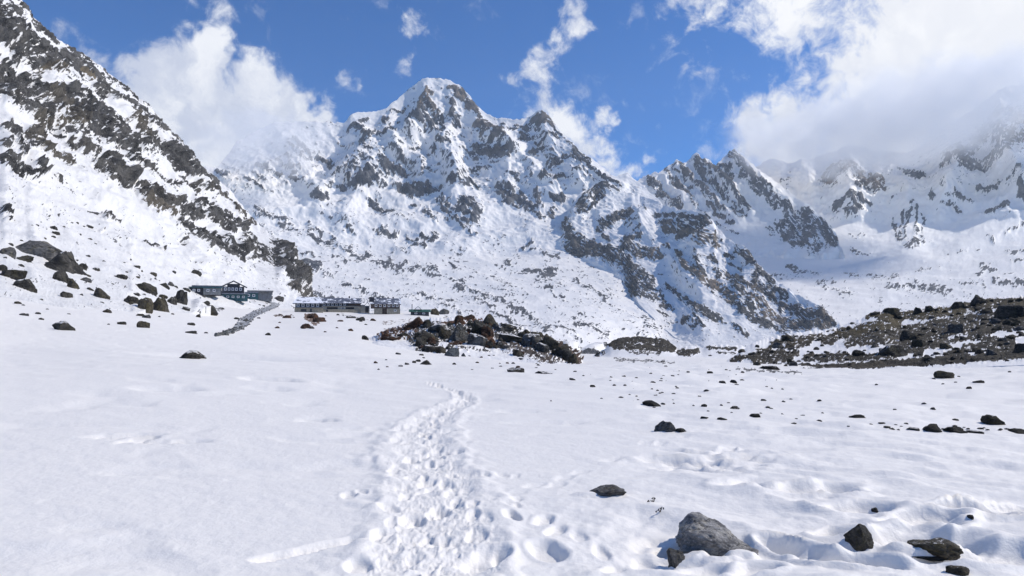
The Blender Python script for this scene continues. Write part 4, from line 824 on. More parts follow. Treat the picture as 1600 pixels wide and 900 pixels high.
NB = [
 # foreground
 (1108, 862, 124, 56, 'bare', "large light grey cracked boulder in the foreground snow, biggest rock near the camera", dict(profile=[(-1,.35),(-.72,.62),(-.45,.98),(-.2,1.0),(.1,.9),(.45,.72),(.7,.45),(1,.15)], sink=.10, depth=.85, rough=.15)),
 (1056, 881, 30, 22, 'grey', "small dark rock sunk in snow just left of the big foreground boulder", dict(sink=.15)),
 (952, 771, 64, 17, 'grey', "long low black rock lying alone right of the trodden path", dict(profile=[(-1,.2),(-.4,.6),(.1,.9),(.5,1),(1,.4)], sink=.12)),
 (1340, 850, 42, 30, 'dark', "pointed black rock in a snow hollow, left of the mossy slab at lower right", dict(profile=[(-1,.3),(-.2,.8),(.15,1),(.6,.7),(1,.4)], sink=.12)),
 (1462, 857, 62, 22, 'moss', "rounded mossy slab half buried in snow at lower right", dict(profile=[(-1,.15),(-.3,.7),(.3,1),(.7,.8),(1,.3)], sink=.42, tilt=0)),
 (1448, 872, 50, 6, 'dark', "thin dark rock edge showing under a snow lip below the mossy slab", dict(sink=.1)),
 (1494, 897, 26, 12, 'moss', "small brown rock at the bottom edge of the snow field", dict(sink=.1)),
 (1367, 800, 10, 7, 'dark', "tiny black stone poking out of a snow hollow above the pointed rock", dict()),
 (1517, 811, 9, 6, 'dark', "tiny black stone at the rim of a snow hollow near the right edge", dict()),
 # middle distance, right
 (1042, 674, 36, 18, 'grey', "grey rounded rock on the snow in the middle distance, with a small one beside it", dict(profile=[(-1,.5),(-.3,1),(.3,.9),(1,.3)])),
 (1063, 675, 18, 7, 'dark', "small flat stone touching the right side of a grey rounded rock", dict()),
 (1018, 634, 26, 9, 'dark', "dark wedge shaped rock on the snow above the grey rounded rock", dict(profile=[(-1,.9),(0,1),(1,.1)])),
 (1552, 663, 30, 11, 'moss', "greenish rock near the right edge, standing above the row of stones", dict()),
 (1454, 674, 25, 12, 'dark', "largest black rock in the row of stones at right", dict()),
 (1491, 676, 30, 9, 'dark', "low black rock, second in the row of stones at right", dict()),
 (1428, 672, 20, 5, 'darks', "flat stone at the left of the largest black rock in the row", dict()),
 (1522, 677, 22, 4, 'darks', "thin flat stone ending the row of stones at right", dict()),
 (1591, 677, 22, 7, 'dark', "dark stone at the right edge in line with the stone row", dict()),
 (1341, 653, 22, 6, 'dark', "small black stone alone above the left end of the stone row", dict()),
 (1181, 652, 18, 6, 'dark', "small black stone halfway between grey rounded rock and stone row", dict()),
 (1148, 639, 14, 5, 'darks', "little dark stone on the snow left of a wider black stone", dict()),
 (1102, 654, 15, 4, 'dark', "flat stone, left of two lying together right of the grey rounded rock", dict()),
 (1128, 656, 15, 4, 'dark', "flat stone, right of two lying together right of the grey rounded rock", dict()),
 (1475, 591, 24, 10, 'moss', "green brown rock alone on snow below the dark moraine ridge", dict()),
 (1530, 598, 14, 4, 'dark', "flat dark stone right of the green brown rock below the moraine", dict()),
 (1202, 577, 30, 6, 'darks', "long low dark stone at the foot of the moraine ridge's left end", dict()),
 (806, 581, 26, 7, 'darks', "grey flat rock on snow below the rocky mound's middle", dict()),
 (848, 584, 30, 5, 'darks', "long dark stone on snow right of a grey flat rock", dict()),
 (666, 570, 22, 8, 'dark', "dark triangular rock on snow below the left end of the rocky mound", dict(profile=[(-1,.2),(0,1),(1,.3)])),
 # left field
 (300, 560, 35, 12, 'darks', "low dark snow dusted rock alone on the smooth left snow field", dict(profile=[(-1,.2),(-.2,1),(.4,.9),(1,.2)])),
 (101, 516, 30, 16, 'darks', "rounded black rock with a snow cap alone on the left snow field", dict(profile=[(-1,.8),(0,1),(1,.3)])),
 (223, 512, 21, 12, 'moss', "brown grey blocky rock at the foot of the left slope", dict()),
 (190, 507, 14, 5, 'dark', "flat dark stone left of the brown grey blocky rock", dict()),
 (299, 521, 18, 5, 'dark', "small dark rock below the footpath and the lodge", dict()),
 (61, 399, 64, 33, 'grey', "huge rounded grey boulder, upper of the pair on the left slope", dict(profile=[(-1,.5),(-.5,.95),(0,1),(.6,.8),(1,.4)])),
 (92, 421, 76, 34, 'darks', "huge black snow streaked boulder, lower of the pair on the left slope", dict(profile=[(-1,.25),(-.4,.75),(0,1),(.5,.9),(1,.45)])),
 (128, 419, 16, 8, 'dark', "small dark rock at the right foot of the huge boulder pair", dict()),
 (98, 440, 28, 19, 'dark', "dark boulder just below the huge boulder pair", dict()),
 (114, 450, 18, 18, 'moss', "brown slanting rock leaning on the dark boulder below the pair", dict(profile=[(-1,1),(0,.8),(1,.2)])),
 (9, 397, 24, 13, 'grey', "grey boulder cut by the left edge of the photo beside the huge pair", dict()),
 (36, 407, 34, 8, 'dark', "flat dark rock between the edge boulder and the huge pair", dict()),
 (4, 424, 12, 11, 'dark', "small black rock at the left edge below the grey edge boulder", dict()),
 (20, 435, 36, 14, 'dark', "long dark outcrop rock at the left edge", dict()),
 (37, 451, 34, 18, 'darks', "dark angular rock beneath the long outcrop rock at left edge", dict(profile=[(-1,.4),(0,.9),(.4,1),(1,.4)])),
 (157, 465, 28, 16, 'moss', "brown grey block on the slope between pair and ledge", dict(profile=[(-1,.9),(0,1),(.5,.7),(1,.2)])),
 (133, 439, 17, 8, 'grey', "small grey rock right of the brown slanting rock", dict()),
 (189, 435, 18, 7, 'darks', "small flat rock high on the slope above the ledge", dict()),
 (104, 465, 20, 12, 'darks', "low dark rock under the brown slanting rock", dict()),
 (226, 455, 34, 20, 'dark', "dark overhanging boulder above the snowy ledge", dict(profile=[(-1,.9),(0,1),(1,.6)])),
 (256, 448, 22, 8, 'dark', "low black rock right of the overhanging boulder", dict()),
 (282, 474, 20, 24, 'dark', "black craggy block at the right end of the ledge", dict()),
 (204, 476, 24, 15, 'darks', "left block of the long rock ledge", dict()),
 (226, 483, 24, 20, 'moss', "middle brown block of the long rock ledge", dict()),
 (250, 486, 30, 25, 'moss', "largest flat faced block of the long rock ledge", dict(profile=[(-1,1),(1,.95)])),
 (270, 475, 16, 14, 'darks', "small block between the ledge and the black craggy block", dict()),
 (330, 489, 24, 15, 'darks', "dark rock heap on the bank below the teal lodge", dict()),
 (306, 428, 20, 9, 'dark', "flat dark rock on the open slope above the lodge", dict()),
 (322, 476, 12, 7, 'dark', "small dark rock right under the teal lodge", dict()),
 # rubble near lodges
 (434, 469, 16, 6, 'grey', "grey stone heap between the two lodge groups", dict()),
 (418, 466, 14, 5, 'grey', "low grey stones at the right end of the teal lodge", dict()),
 (490, 497, 22, 8, 'red', "rusty slab heap under the left lodge house, upper one", dict()),
 (498, 503, 20, 7, 'red', "rusty slab heap under the left lodge house, middle one", dict()),
 (479, 513, 22, 9, 'red', "dark rusty rock under the left lodge house, lowest one", dict()),
 (447, 497, 14, 5, 'red', "small rusty stone left of the rusty slab heap", dict()),
 (563, 501, 14, 6, 'dark', "dark stone below the long lodge building", dict()),
 (548, 497, 18, 5, 'darks', "snow dusted stones below the long lodge building", dict()),
 # rocky mound
 (571, 531, 11, 7, 'dark', "small black rock leftmost at the foot of the rocky mound", dict()),
 (604, 526, 14, 14, 'red', "orange spiky rock at the left of the rocky mound", dict(profile=[(-1,.3),(0,1),(.4,.5),(1,.3)])),
 (612, 532, 26, 9, 'red', "low rusty slab under the orange spiky rock", dict()),
 (630, 524, 14, 10, 'dark', "dark leaning slab right of the orange spiky rock", dict(profile=[(-1,.2),(1,1)])),
 (651, 512, 30, 20, 'red', "big rust red block at the upper left of the rocky mound", dict(profile=[(-1,.3),(-.1,.8),(.3,1),(1,.6)])),
 (668, 512, 15, 16, 'dark', "black block behind the right side of the rust red block", dict()),
 (690, 520, 36, 24, 'snowy', "wide grey snow topped block at the top of the mound", dict(profile=[(-1,.7),(0,1),(1,.9)])),
 (716, 533, 32, 34, 'snowy', "tall grey and snowy block in the middle of the mound", dict(profile=[(-1,.8),(0,1),(1,.7)])),
 (726, 532, 18, 20, 'red', "rust red face at the right of the tall snowy block", dict()),
 (731, 499, 22, 13, 'red', "orange brown slab on the skyline of the mound", dict(profile=[(-1,.3),(.5,1),(1,.6)])),
 (752, 520, 26, 24, 'dark', "black overhung block under the orange brown slab", dict()),
 (763, 526, 18, 28, 'red', "dark red leaning block beside the pointed grey rock", dict(profile=[(-1,1),(0,.7),(1,.3)])),
 (764, 508, 20, 26, 'moss', "tall pointed grey green rock at the top of the mound", dict(profile=[(-1,.25),(-.2,.8),(.25,1),(.7,.8),(1,.3)])),
 (746, 539, 28, 24, 'snowy', "grey snow dusted block under the black overhung block", dict()),
 (765, 543, 11, 13, 'dark', "small black upright stone right of the snow dusted block", dict()),
 (668, 535, 34, 20, 'moss', "mossy slab sloping at the left front of the mound", dict(profile=[(-1,.4),(-.3,1),(.3,.8),(1,.2)])),
 (657, 543, 22, 18, 'dark', "dark hollow rock under the mossy slab", dict()),
 (674, 550, 26, 14, 'darks', "dark rock with snow patch at the mound's front", dict()),
 (688, 551, 16, 12, 'moss', "brown rock beside the blue grey boulder", dict()),
 (706, 557, 24, 14, 'blue', "smooth blue grey boulder at the front foot of the mound", dict(planes=6, rough=.05)),
 (711, 549, 12, 7, 'dark', "dark wedge resting behind the blue grey boulder", dict()),
 (724, 557, 7, 6, 'blue', "small round stone right of the blue grey boulder", dict(planes=6)),
 (712, 538, 22, 8, 'red', "pinkish brown flat slab under the tall snowy block", dict()),
 (791, 518, 30, 16, 'darks', "dark layered rock right of the pointed rock", dict()),
 (800, 531, 34, 16, 'darks', "grey layered slab below the dark layered rock", dict(profile=[(-1,.9),(0,.7),(1,.3)])),
 (788, 543, 16, 5, 'grey', "thin flat slab alone in the snow before the layered rocks", dict()),
 (829, 540, 34, 24, 'snowy', "light grey craggy rock in the right half of the mound", dict()),
 (847, 549, 20, 16, 'snowy', "snowy rubble block left of the mossy end blocks", dict()),
 (858, 545, 24, 28, 'moss', "tall mossy block on the right of the mound", dict(profile=[(-1,.6),(-.3,1),(1,.6)])),
 (873, 556, 26, 28, 'moss', "mossy brown block second from the mound's right end", dict()),
 (886, 563, 18, 22, 'dark', "black block beside the mound's right end", dict()),
 (896, 567, 14, 18, 'moss', "dark mossy block at the very right end of the mound", dict()),
 (838, 528, 22, 12, 'moss', "low mossy crest rock above the craggy grey rock", dict()),
 # moraine, those one can name
 (1577, 496, 32, 17, 'dark', "big dark oval boulder with a snow cap high on the moraine", dict(planes=7, rough=.06)),
 (1495, 521, 22, 15, 'grey', "grey faceted boulder in the middle of the moraine", dict()),
 (1394, 555, 34, 17, 'darks', "wide black snow topped boulder low on the moraine", dict()),
 (1531, 474, 22, 12, 'dark', "black rounded boulder on the moraine skyline", dict()),
 (1434, 490, 13, 9, 'dark', "small round boulder on the moraine skyline, left of two", dict()),
 (1451, 487, 13, 9, 'dark', "small round boulder on the moraine skyline, right of two", dict()),
 (1498, 482, 18, 10, 'dark', "dark boulder on the skyline left of the black rounded one", dict()),
 (1392, 490, 24, 9, 'moss', "brown rounded rock where the moraine skyline first peaks", dict()),
 (1594, 551, 18, 15, 'darks', "snow dusted boulder at the right edge low on the moraine", dict()),
 (1420, 530, 24, 12, 'dark', "dark slab boulder above the wide snow topped boulder", dict()),
]
for (u, vb, w, h, sty, lab, kw) in NB:
    if u < 345 and vb < 530: w, h = w * .86, h * .78
    if 595 < u < 900 and 495 < vb < 570 and sty != 'blue': w, h = w * 1.22, h * .80
    boulder(u, vb, w, h, sty, lab, **kw)

# many more boulders and stones; each is told apart by size, look and place beside a named rock
SCAT = []
def in_moraine(u, v): return v > G_crest(u) + 1 and v < G_foot(u) - 9
rr = random.Random(21)
cnt = 0
while cnt < 170:
    u = rr.uniform(1145, 1598); v = rr.uniform(462, 575)
    if not in_moraine(u, v): continue
    w = min(17, 4.5 + rr.expovariate(1 / 3.2)); h = w * rr.uniform(.35, .6)
    low = v > (G_foot(u) - 26)
    sty = rr.choice(['dark', 'dark', 'moss', 'darks', 'grey'] if low else ['dark', 'dark', 'moss', 'moss', 'grey'])
    o = boulder(u, v, w, h, sty, None, group="boulders covering the moraine ridge", sink=.3)
    SCAT.append((o, u, v, w, sty, 'boulder', 'moraine')); cnt += 1
def scatter(n, ulo, uhi, vlo, vhi, wlo, whi, stys, zone, grp, cond=None, gauss=None, kind="stone", hh=(.28, .5)):
    k = 0; tries = 0
    while k < n and tries < n * 30:
        tries += 1
        if gauss: u, v = rr.gauss(gauss[0], gauss[2]), rr.gauss(gauss[1], gauss[3])
        else: u, v = rr.uniform(ulo, uhi), rr.uniform(vlo, vhi)
        if u < 3 or u > 1597 or (cond and not cond(u, v)): continue
        w = wlo + (whi - wlo) * rr.random() ** 2.5; sty = rr.choice(stys)
        o = boulder(u, v, w, w * rr.uniform(*hh), sty, None, name=kind, cat=kind, group=grp, sink=.25)
        if o: SCAT.append((o, u, v, w, sty, kind, zone)); k += 1
scatter(60, 900, 1330, 572, 660, 4, 11, ['dark', 'darks', 'grey'], 'field', "stones strewn on the right snow field", gauss=(1060, 600, 95, 24))
scatter(26, 1240, 1600, 662, 678, 4, 11, ['dark', 'darks'], 'row', "stones of the row at right", cond=lambda u, v: abs(v - (660 + (u - 1290) * .055)) < 6)
scatter(26, 1000, 1600, 580, 660, 4, 9, ['dark', 'darks', 'grey'], 'field', "stones strewn on the right snow field")
scatter(44, 560, 880, 540, 578, 4, 11, ['dark', 'darks', 'grey', 'red'], 'mound', "stones round the rocky mound")
scatter(46, 590, 900, 500, 560, 7, 20, ['darks', 'snowy', 'grey', 'red', 'moss'], 'mound', "rubble blocks of the rocky mound", cond=lambda u, v: v > O_crest(u) + 6 and v < 535 + .13 * (u - 600) and not (u < 640 and v > 528), kind="boulder", hh=(.5, .8))
scatter(46, 0, 420, 425, 530, 4, 13, ['dark', 'darks', 'grey', 'moss'], 'slope', "small rocks at the foot of the left slope", cond=lambda u, v: v < 505 + 0.05 * u and v > 410 + .12 * u)
scatter(34, 0, 300, 290, 440, 4, 12, ['dark', 'darks', 'moss'], 'slope', "rocks on the steep left slope", cond=lambda u, v: v > 290 + .45 * u)
scatter(20, 430, 640, 490, 520, 4, 9, ['red', 'dark', 'darks'], 'lodge', "stones below the long lodge")
MARKS = {
 'moraine': ([(1577,488,'snow capped oval boulder'),(1495,514,'grey faceted boulder'),(1394,547,'snow topped boulder'),(1531,468,'black skyline boulder'),(1434,486,'left round skyline boulder'),(1392,486,'brown skyline peak rock'),(1594,544,"snowy right edge boulder"),(1420,524,'dark slab boulder')], 'on the moraine'),
 'field': ([(1042,665,'grey rounded rock'),(1018,630,'dark wedge rock'),(1475,587,'green brown rock'),(1341,650,'lone black stone'),(1181,649,'halfway black stone'),(1552,658,'greenish rock'),(848,581,'long dark stone'),(1202,575,'long low moraine stone')], 'on the snow field'),
 'row': ([(1454,668,'largest black rock'),(1491,672,'low black rock'),(1341,650,'lone black stone'),(1591,674,'right edge stone'),(1552,658,'greenish rock')], 'in the stone row'),
 'mound': ([(764,495,'tall pointed rock'),(651,504,'rust red block'),(706,551,'blue grey boulder'),(829,530,'light craggy rock'),(896,558,"mound's right end block"),(604,520,'orange spiky rock'),(666,567,'dark triangular rock')], 'at the rocky mound'),
 'slope': ([(61,384,'huge grey boulder'),(92,404,'huge black boulder'),(226,446,'dark overhanging boulder'),(250,474,'flat faced ledge block'),(157,457,'brown grey slope block'),(282,462,'black craggy block'),(101,508,'snow capped round rock'),(37,442,'angular left edge rock'),(306,424,'flat open slope rock')], 'on the left slope'),
 'lodge': ([(490,493,'rusty slab heap'),(479,509,'dark rusty rock'),(563,498,'dark lodge stone'),(434,466,'grey stone heap')], 'below the lodges')}
SHAPE = {'dark': 'black', 'darks': 'snowy black', 'grey': 'grey', 'moss': 'brownish', 'red': 'rusty', 'snowy': 'snow covered', 'blue': 'blue grey'}
ORD = ['nearest', 'second', 'third', 'fourth', 'fifth', 'sixth', 'seventh', 'eighth', 'ninth', 'tenth', 'eleventh', 'twelfth'] + ['%dth' % k for k in range(13, 60)]
buckets = {}
for (o, u, v, w, sty, kind, zone) in SCAT:
    marks, where = MARKS[zone]
    d, mu, mv, mn = min((math.hypot(u - a, (v - b) * 1.5), a, b, n) for a, b, n in marks)
    dirn = ('left of' if u < mu else 'right of') if abs(u - mu) > 1.2 * abs(v - mv) else ('above' if v < mv else 'below')
    size = 'big' if w > 14 else 'medium' if w > 8 else 'small'
    buckets.setdefault((size, SHAPE[sty], kind, dirn, mn, where), []).append((d, o))
for (size, look, kind, dirn, mn, where), L_ in buckets.items():
    L_.sort(key=lambda e: e[0])
    for i_, (d, o) in enumerate(L_):
        pre = '' if len(L_) == 1 else ORD[i_] + ' '
        o['label'] = f"{pre}{size} {look} {kind} {dirn} the {mn} {where}"
# ------------------------------------------------------------------ lodges
def flat_material(name, col, col2=None, scale=3.0, snow=None, rough=.7, metal=0.0):
    m = bpy.data.materials.new(name); m.use_nodes = True
    T = NT(m.node_tree); T.n.clear()
    out = T.new('ShaderNodeOutputMaterial'); b = T.new('ShaderNodeBsdfPrincipled'); T.l.new(b.outputs[0], out.inputs[0])
    co = T.new('ShaderNodeTexCoord').outputs['Object']
    c = T.mix(T.smooth(T.noise(co, scale, 6.0, .6), .35, .65), tuple(col) + (1,), tuple(col2 or [k * .7 for k in col]) + (1,))
    if snow is not None:
        nz = T.new('ShaderNodeSeparateXYZ'); T.l.new(T.new('ShaderNodeNewGeometry').outputs['Normal'], nz.inputs[0])
        f = T.math('MULTIPLY', T.smooth(nz.outputs['Z'], .45, .6), T.smooth(T.noise(co, scale * .5, 5.0, .65), .62 - snow, .70 - snow))
        c = T.mix(f, c, (.84, .86, .90, 1))
    T.put(b.inputs['Base Color'], c); b.inputs['Roughness'].default_value = rough; b.inputs['Metallic'].default_value = metal
    return m
MM = {'stone': flat_material("stone_wall", (.34,.31,.24), (.22,.20,.16), 2.0), 'pale': flat_material("pale_wall", (.50,.49,.45), (.36,.35,.32), 1.5), 'dark': flat_material("dark_timber", (.045,.05,.065), (.02,.022,.03), 2.0),
      'brown': flat_material("brown_timber", (.12,.08,.065), (.06,.045,.04), 2.0), 'slate': flat_material("slate_roof", (.12,.135,.18), (.07,.08,.11), 1.2, snow=.10), 'snowroof': flat_material("snowy_roof", (.20,.22,.27), (.12,.13,.17), 1.2, snow=.22),
      'teal': flat_material("teal_paint", (.03,.105,.125), (.02,.065,.08), 1.5), 'blue': flat_material("blue_sheet", (.05,.16,.30), (.03,.09,.17), 1.5, snow=.02), 'white': flat_material("white_frame", (.72,.72,.74), (.6,.6,.62), 2.0),
      'glass': flat_material("window_glass", (.03,.035,.05), (.05,.055,.07), 2.0, rough=.15), 'green': flat_material("green_sheet", (.03,.11,.085), (.02,.07,.055), 1.5, snow=.06), 'grey': flat_material("grey_sheet", (.20,.21,.22), (.13,.135,.14), 1.5, snow=.05)}
def mesh_obj(name, verts, faces, mat, parent=None):
    me = bpy.data.meshes.new(name); me.from_pydata(verts, [], faces); me.update(); me.materials.append(mat)
    o = bpy.data.objects.new(name, me); scene.collection.objects.link(o)
    if parent: o.parent = parent
    return o
class House:
    def __init__(self, name, uc, vb, label, cat="house", group=None, at=None):
        loc, _ = hit_pixel(uc, vb if at is None else at)
        self.k = math.hypot(loc.x, loc.y) / FPX; self.uc, self.vb = uc, vb
        self.e = bpy.data.objects.new(name, None); scene.collection.objects.link(self.e)
        dist = math.hypot(loc.x, loc.y); dx, dy, dz = pix_dir(uc, vb)
        self.e.location = (dx * dist, dy * dist, CAM_H + dz * dist); self.e.rotation_euler = (0, 0, -math.atan2(loc.x, loc.y))
        tag(self.e, label, cat, group)
    def X(self, u): return (u - self.uc) * self.k
    def Z(self, v): return (self.vb - v) * self.k
    def box(self, name, u0, u1, v0, v1, y0, y1, mat, parent=None, below=0.0):
        x0, x1, z1, z0 = self.X(u0), self.X(u1), self.Z(v0), self.Z(v1) - below
        vs = [(x, y, z) for z in (z0, z1) for y in (y0, y1) for x in (x0, x1)]
        return mesh_obj(name, vs, [(0,1,5,4), (2,6,7,3), (0,4,6,2), (1,3,7,5), (4,5,7,6), (0,2,3,1)], MM[mat], parent or self.e)
    def gable(self, name, u0, u1, vr, ve, y0, y1, mat, hip=0.0, th=.18):
        """roof with its ridge running left-right"""
        x0, x1, zr, ze = self.X(u0), self.X(u1), self.Z(vr), self.Z(ve); ym = (y0 + y1) / 2
        vs = [(x0, y0, ze), (x1, y0, ze), (x1, y1, ze), (x0, y1, ze), (x0 + hip, ym, zr), (x1 - hip, ym, zr)]
        vs += [(a, b, c - th) for a, b, c in vs]
        fs = [(0,1,5,4), (2,3,4,5), (0,4,3), (1,2,5), (7,6,10,11), (9,8,11,10), (6,9,10), (7,11,8), (0,6,7,1), (2,8,9,3), (3,9,6,0), (1,7,8,2)]
        return mesh_obj(name, vs, fs, MM[mat], self.e)
    def front_gable(self, name, u0, u1, vr, ve, y0, y1, mat, th=.18):
        """roof with its ridge pointing at the viewer"""
        x0, x1, zr, ze = self.X(u0), self.X(u1), self.Z(vr), self.Z(ve); xm = (x0 + x1) / 2
        vs = [(x0, y0, ze), (xm, y0, zr), (x1, y0, ze), (x0, y1, ze), (xm, y1, zr), (x1, y1, ze)]; vs += [(a, b, c - th) for a, b, c in vs]
        fs = [(0,1,4,3), (1,2,5,4), (6,9,10,7), (7,10,11,8), (0,6,7,1), (1,7,8,2), (3,4,10,9), (4,5,11,10), (0,3,9,6), (2,8,11,5)]
        return mesh_obj(name, vs, fs, MM[mat], self.e)
    def windows(self, us, v0, v1, w, y):
        for u in us:
            f = self.box('window', u - w / 2, u + w / 2, v0, v1, y - .06, y + .02, 'white')
            self.box('pane', u - w / 2 + .22 * w, u + w / 2 - .22 * w, v0 + .25 * (v1 - v0), v1 - .25 * (v1 - v0), y - .075, y - .055, 'glass', f)

h = House('lodge_house', 482, 488, "left house of the long lodge row, pale snow dusted hipped roof over tan stone base")
h.box('wall', 463, 501, 473, 481.6, 0, 7, 'dark'); h.box('stone_base', 462, 503, 481.6, 488, -.6, 7, 'stone', below=2.5)
h.gable('roof', 459, 504, 464.5, 474.3, -.9, 8, 'snowroof', hip=1.8); h.box('porch_roof', 460, 503, 480.3, 481.3, -1.5, 0, 'grey'); h.windows([467, 474, 481, 488, 495], 475, 479.6, 4.2, 0)
h.box('door', 484, 487, 482.5, 488, -.66, -.58, 'dark'); h.box('opening', 471, 479, 483, 487, -.65, -.58, 'dark')
h = House('lodge_house', 533, 488, "longest lodge building, two storeys, slate blue roof and a row of white windows")
h.box('wall', 504, 562, 473, 478.8, .8, 8, 'dark'); h.box('lower_wall', 504, 561, 478.8, 484, .2, 8, 'pale'); h.box('stone_base', 504, 562, 483.4, 488.6, -1.2, 8, 'stone', below=2.5)
h.gable('roof', 502, 563, 465.8, 474, -.2, 9, 'slate'); h.box('chimney', 544, 546, 462.8, 468, 4, 5, 'dark'); h.box('balcony_roof', 504, 561, 478.2, 479.2, -.9, .8, 'grey')
h.windows([508, 514, 520, 526, 532, 538], 474.5, 478, 3.6, .8); h.box('opening', 544, 561, 474, 478.2, .7, .82, 'brown'); h.box('opening', 512, 528, 480.2, 483.2, .12, .22, 'dark'); h.box('opening', 540, 552, 480.2, 483.2, .12, .22, 'dark'); h.windows([535.5], 480, 483, 6, .2); h.box('door', 511, 514, 484.2, 488.4, -1.27, -1.18, 'dark')
h = House('annex', 568, 489, "small pale annex with a dark doorway squeezed between two lodge houses", cat="annex")
h.box('wall', 560, 577, 478, 489, 0, 4, 'pale', below=2.0); h.box('roof', 559.5, 570, 476.8, 478, -.3, 4.3, 'snowroof'); h.front_gable('gable_roof', 569, 578, 472, 478, -.4, 4.2, 'slate'); h.box('door', 570.5, 575.5, 479, 488.5, -.08, .02, 'dark')
h = House('lodge_house', 603, 491, "right house of the lodge row, slate roof with dark dormer above brown windowed storey")
h.box('wall', 580, 624, 474.4, 482, .4, 7.5, 'brown'); h.box('stone_base', 585, 597, 482, 491, -.2, 7, 'stone', below=2.0); h.box('stone_base', 605, 624.5, 482.2, 491, -.4, 7, 'stone', below=2.0); h.box('opening', 597.2, 604.8, 482.3, 490, .9, 1.0, 'brown', below=1.5)
h.gable('roof', 579, 626, 466, 475.2, -.5, 8.4, 'slate'); h.box('dormer', 577.5, 585, 464.5, 472.5, 1.0, 3.0, 'dark'); h.box('chimney', 613, 615, 463.8, 469, 4, 5, 'dark'); h.windows([588, 594.5, 601, 607.5, 614, 620], 475.6, 479.8, 3.8, .4); h.windows([617], 484, 487, 4, -.4)
h = House('hut', 656, 493, "low dark green hut with a flat green roof right of the lodge row", cat="hut")
h.box('wall', 642, 670, 486.6, 493, 0, 4, 'dark', below=1.5); h.gable('roof', 639, 673, 483.4, 486.8, -.6, 4.6, 'green'); h.box('chimney', 643.4, 644.4, 475.5, 484, 1.8, 2.05, 'dark'); h.front_gable('dormer', 647, 659, 478.5, 484, .5, 3, 'green'); h.windows([650, 662], 488.5, 491, 4, 0)
h = House('teal_lodge', 320, 459, "left wing of the teal lodge on the slope, flat dark roof over blue walls", cat="lodge", at=463)
h.box('wall', 300, 342, 450, 457.5, 0, 6, 'dark', below=1.0); h.box('wall', 318, 341, 451, 457.5, -.7, 0, 'grey', below=.8); h.box('roof', 303, 344, 447.2, 448.8, -1.0, 6.5, 'slate'); h.box('fascia', 299, 343, 449.2, 450.4, -1.1, -.9, 'teal'); h.windows([306, 312, 324, 332], 452.5, 456, 3.6, -.72)
h = House('teal_lodge', 364, 467, "tall middle house of the teal lodge, dark walls under a snowy gable facing the camera", cat="lodge", at=469)
h.box('wall', 349, 379, 449, 460, 1.2, 8, 'dark'); h.front_gable('roof', 346, 383, 440, 449.5, .4, 9, 'snowroof'); h.box('gable_wall', 356, 373, 445, 449, 1.3, 1.5, 'dark'); h.windows([353.5, 358.5, 363.5, 368.5, 374], 450.5, 454.8, 3.4, 1.2)
h.box('porch_roof', 342, 385, 458.8, 460.2, -1.2, 2.0, 'snowroof'); h.box('lower_wall', 344, 384, 460.2, 466.5, 0, 6, 'teal', below=1.0); h.windows([350, 357, 364, 371, 378], 462.4, 465.6, 3.6, 0)
h = House('teal_lodge', 402, 468, "right wing of the teal lodge, long thin grey roof and turquoise sheeting", cat="lodge", at=469)
h.box('wall', 385, 403, 457.5, 468, 0, 5, 'teal', below=2.0); h.box('wall', 403, 422, 457, 463, 1, 5, 'grey', below=2.5); h.box('roof', 388, 424, 454.6, 456.6, -.2, 6, 'grey'); h.box('awning', 384, 404, 457, 458.4, -1.0, 0, 'snowroof'); h.windows([390, 397], 460.4, 464, 4, 0); h.box('gable_wall', 418, 423, 456.5, 461, .4, 1.0, 'grey')
boulder(680, 492, 13, 10, 'moss', "brownish grey block between the green hut and the rocky mound"); boulder(693, 491, 18, 8, 'dark', "low black rock behind the top of the rocky mound")

# footpath climbing to the lodges
PATH = [((338,525),(352,524)),((350,520),(366,520)),((360,517),(378,514)),((368,508),(388,508)),((374,500),(394,500)),((384,493),(402,494)),((394,487),(412,489)),((406,483),(424,484)),((420,478),(434,480)),((424,475),(438,476)),((418,472),(430,473)),((408,470),(418,471))]
pv, pf = [], []
def cat(a, b, s): return (a[0] + (b[0] - a[0]) * s, a[1] + (b[1] - a[1]) * s)
rows_ = []
for i in range(len(PATH) - 1):
    for s in range(4):
        L_ = cat(PATH[i][0], PATH[i + 1][0], s / 4); R_ = cat(PATH[i][1], PATH[i + 1][1], s / 4); rows_.append((L_, R_))
rows_.append(PATH[-1])
for L_, R_ in rows_:
    for s in range(5):
        c = cat(L_, R_, s / 4); loc, nor = hit_pixel(c[0], c[1])
        pv.append((loc.x, loc.y, loc.z + .10))
for i in range(len(rows_) - 1):
    for s in range(4): pf.append((i * 5 + s, i * 5 + s + 1, (i + 1) * 5 + s + 1, (i + 1) * 5 + s))
mat_path = flat_material("path_stone", (.13,.13,.125), (.45,.46,.48), 1.6)
tag(mesh_obj('path', pv, pf, mat_path), kind='structure')
rr2 = random.Random(9)
sv, sf = [], []
for i in range(260):
    j = rr2.randrange(0, 34); L_, R_ = rows_[j]; c = cat(L_, R_, rr2.uniform(-.1, 1.1)); c = (c[0], c[1] + rr2.uniform(-1, 1)); loc, nor = hit_pixel(*c)
    if loc is None: continue
    s = rr2.uniform(.12, .42); b0 = len(sv)
    for k in range(6):
        a = k * math.pi / 3; sv.append((loc.x + math.cos(a) * s * rr2.uniform(.7, 1.2), loc.y + math.sin(a) * s * rr2.uniform(.7, 1.2), loc.z - .1))
    for k in range(6):
        a = k * math.pi / 3; sv.append((loc.x + math.cos(a) * s * .6, loc.y + math.sin(a) * s * .6, loc.z + s * rr2.uniform(.5, .9)))
    sf.append(tuple(range(b0 + 6, b0 + 12)))
    for k in range(6): sf.append((b0 + k, b0 + (k + 1) % 6, b0 + 6 + (k + 1) % 6, b0 + 6 + k))
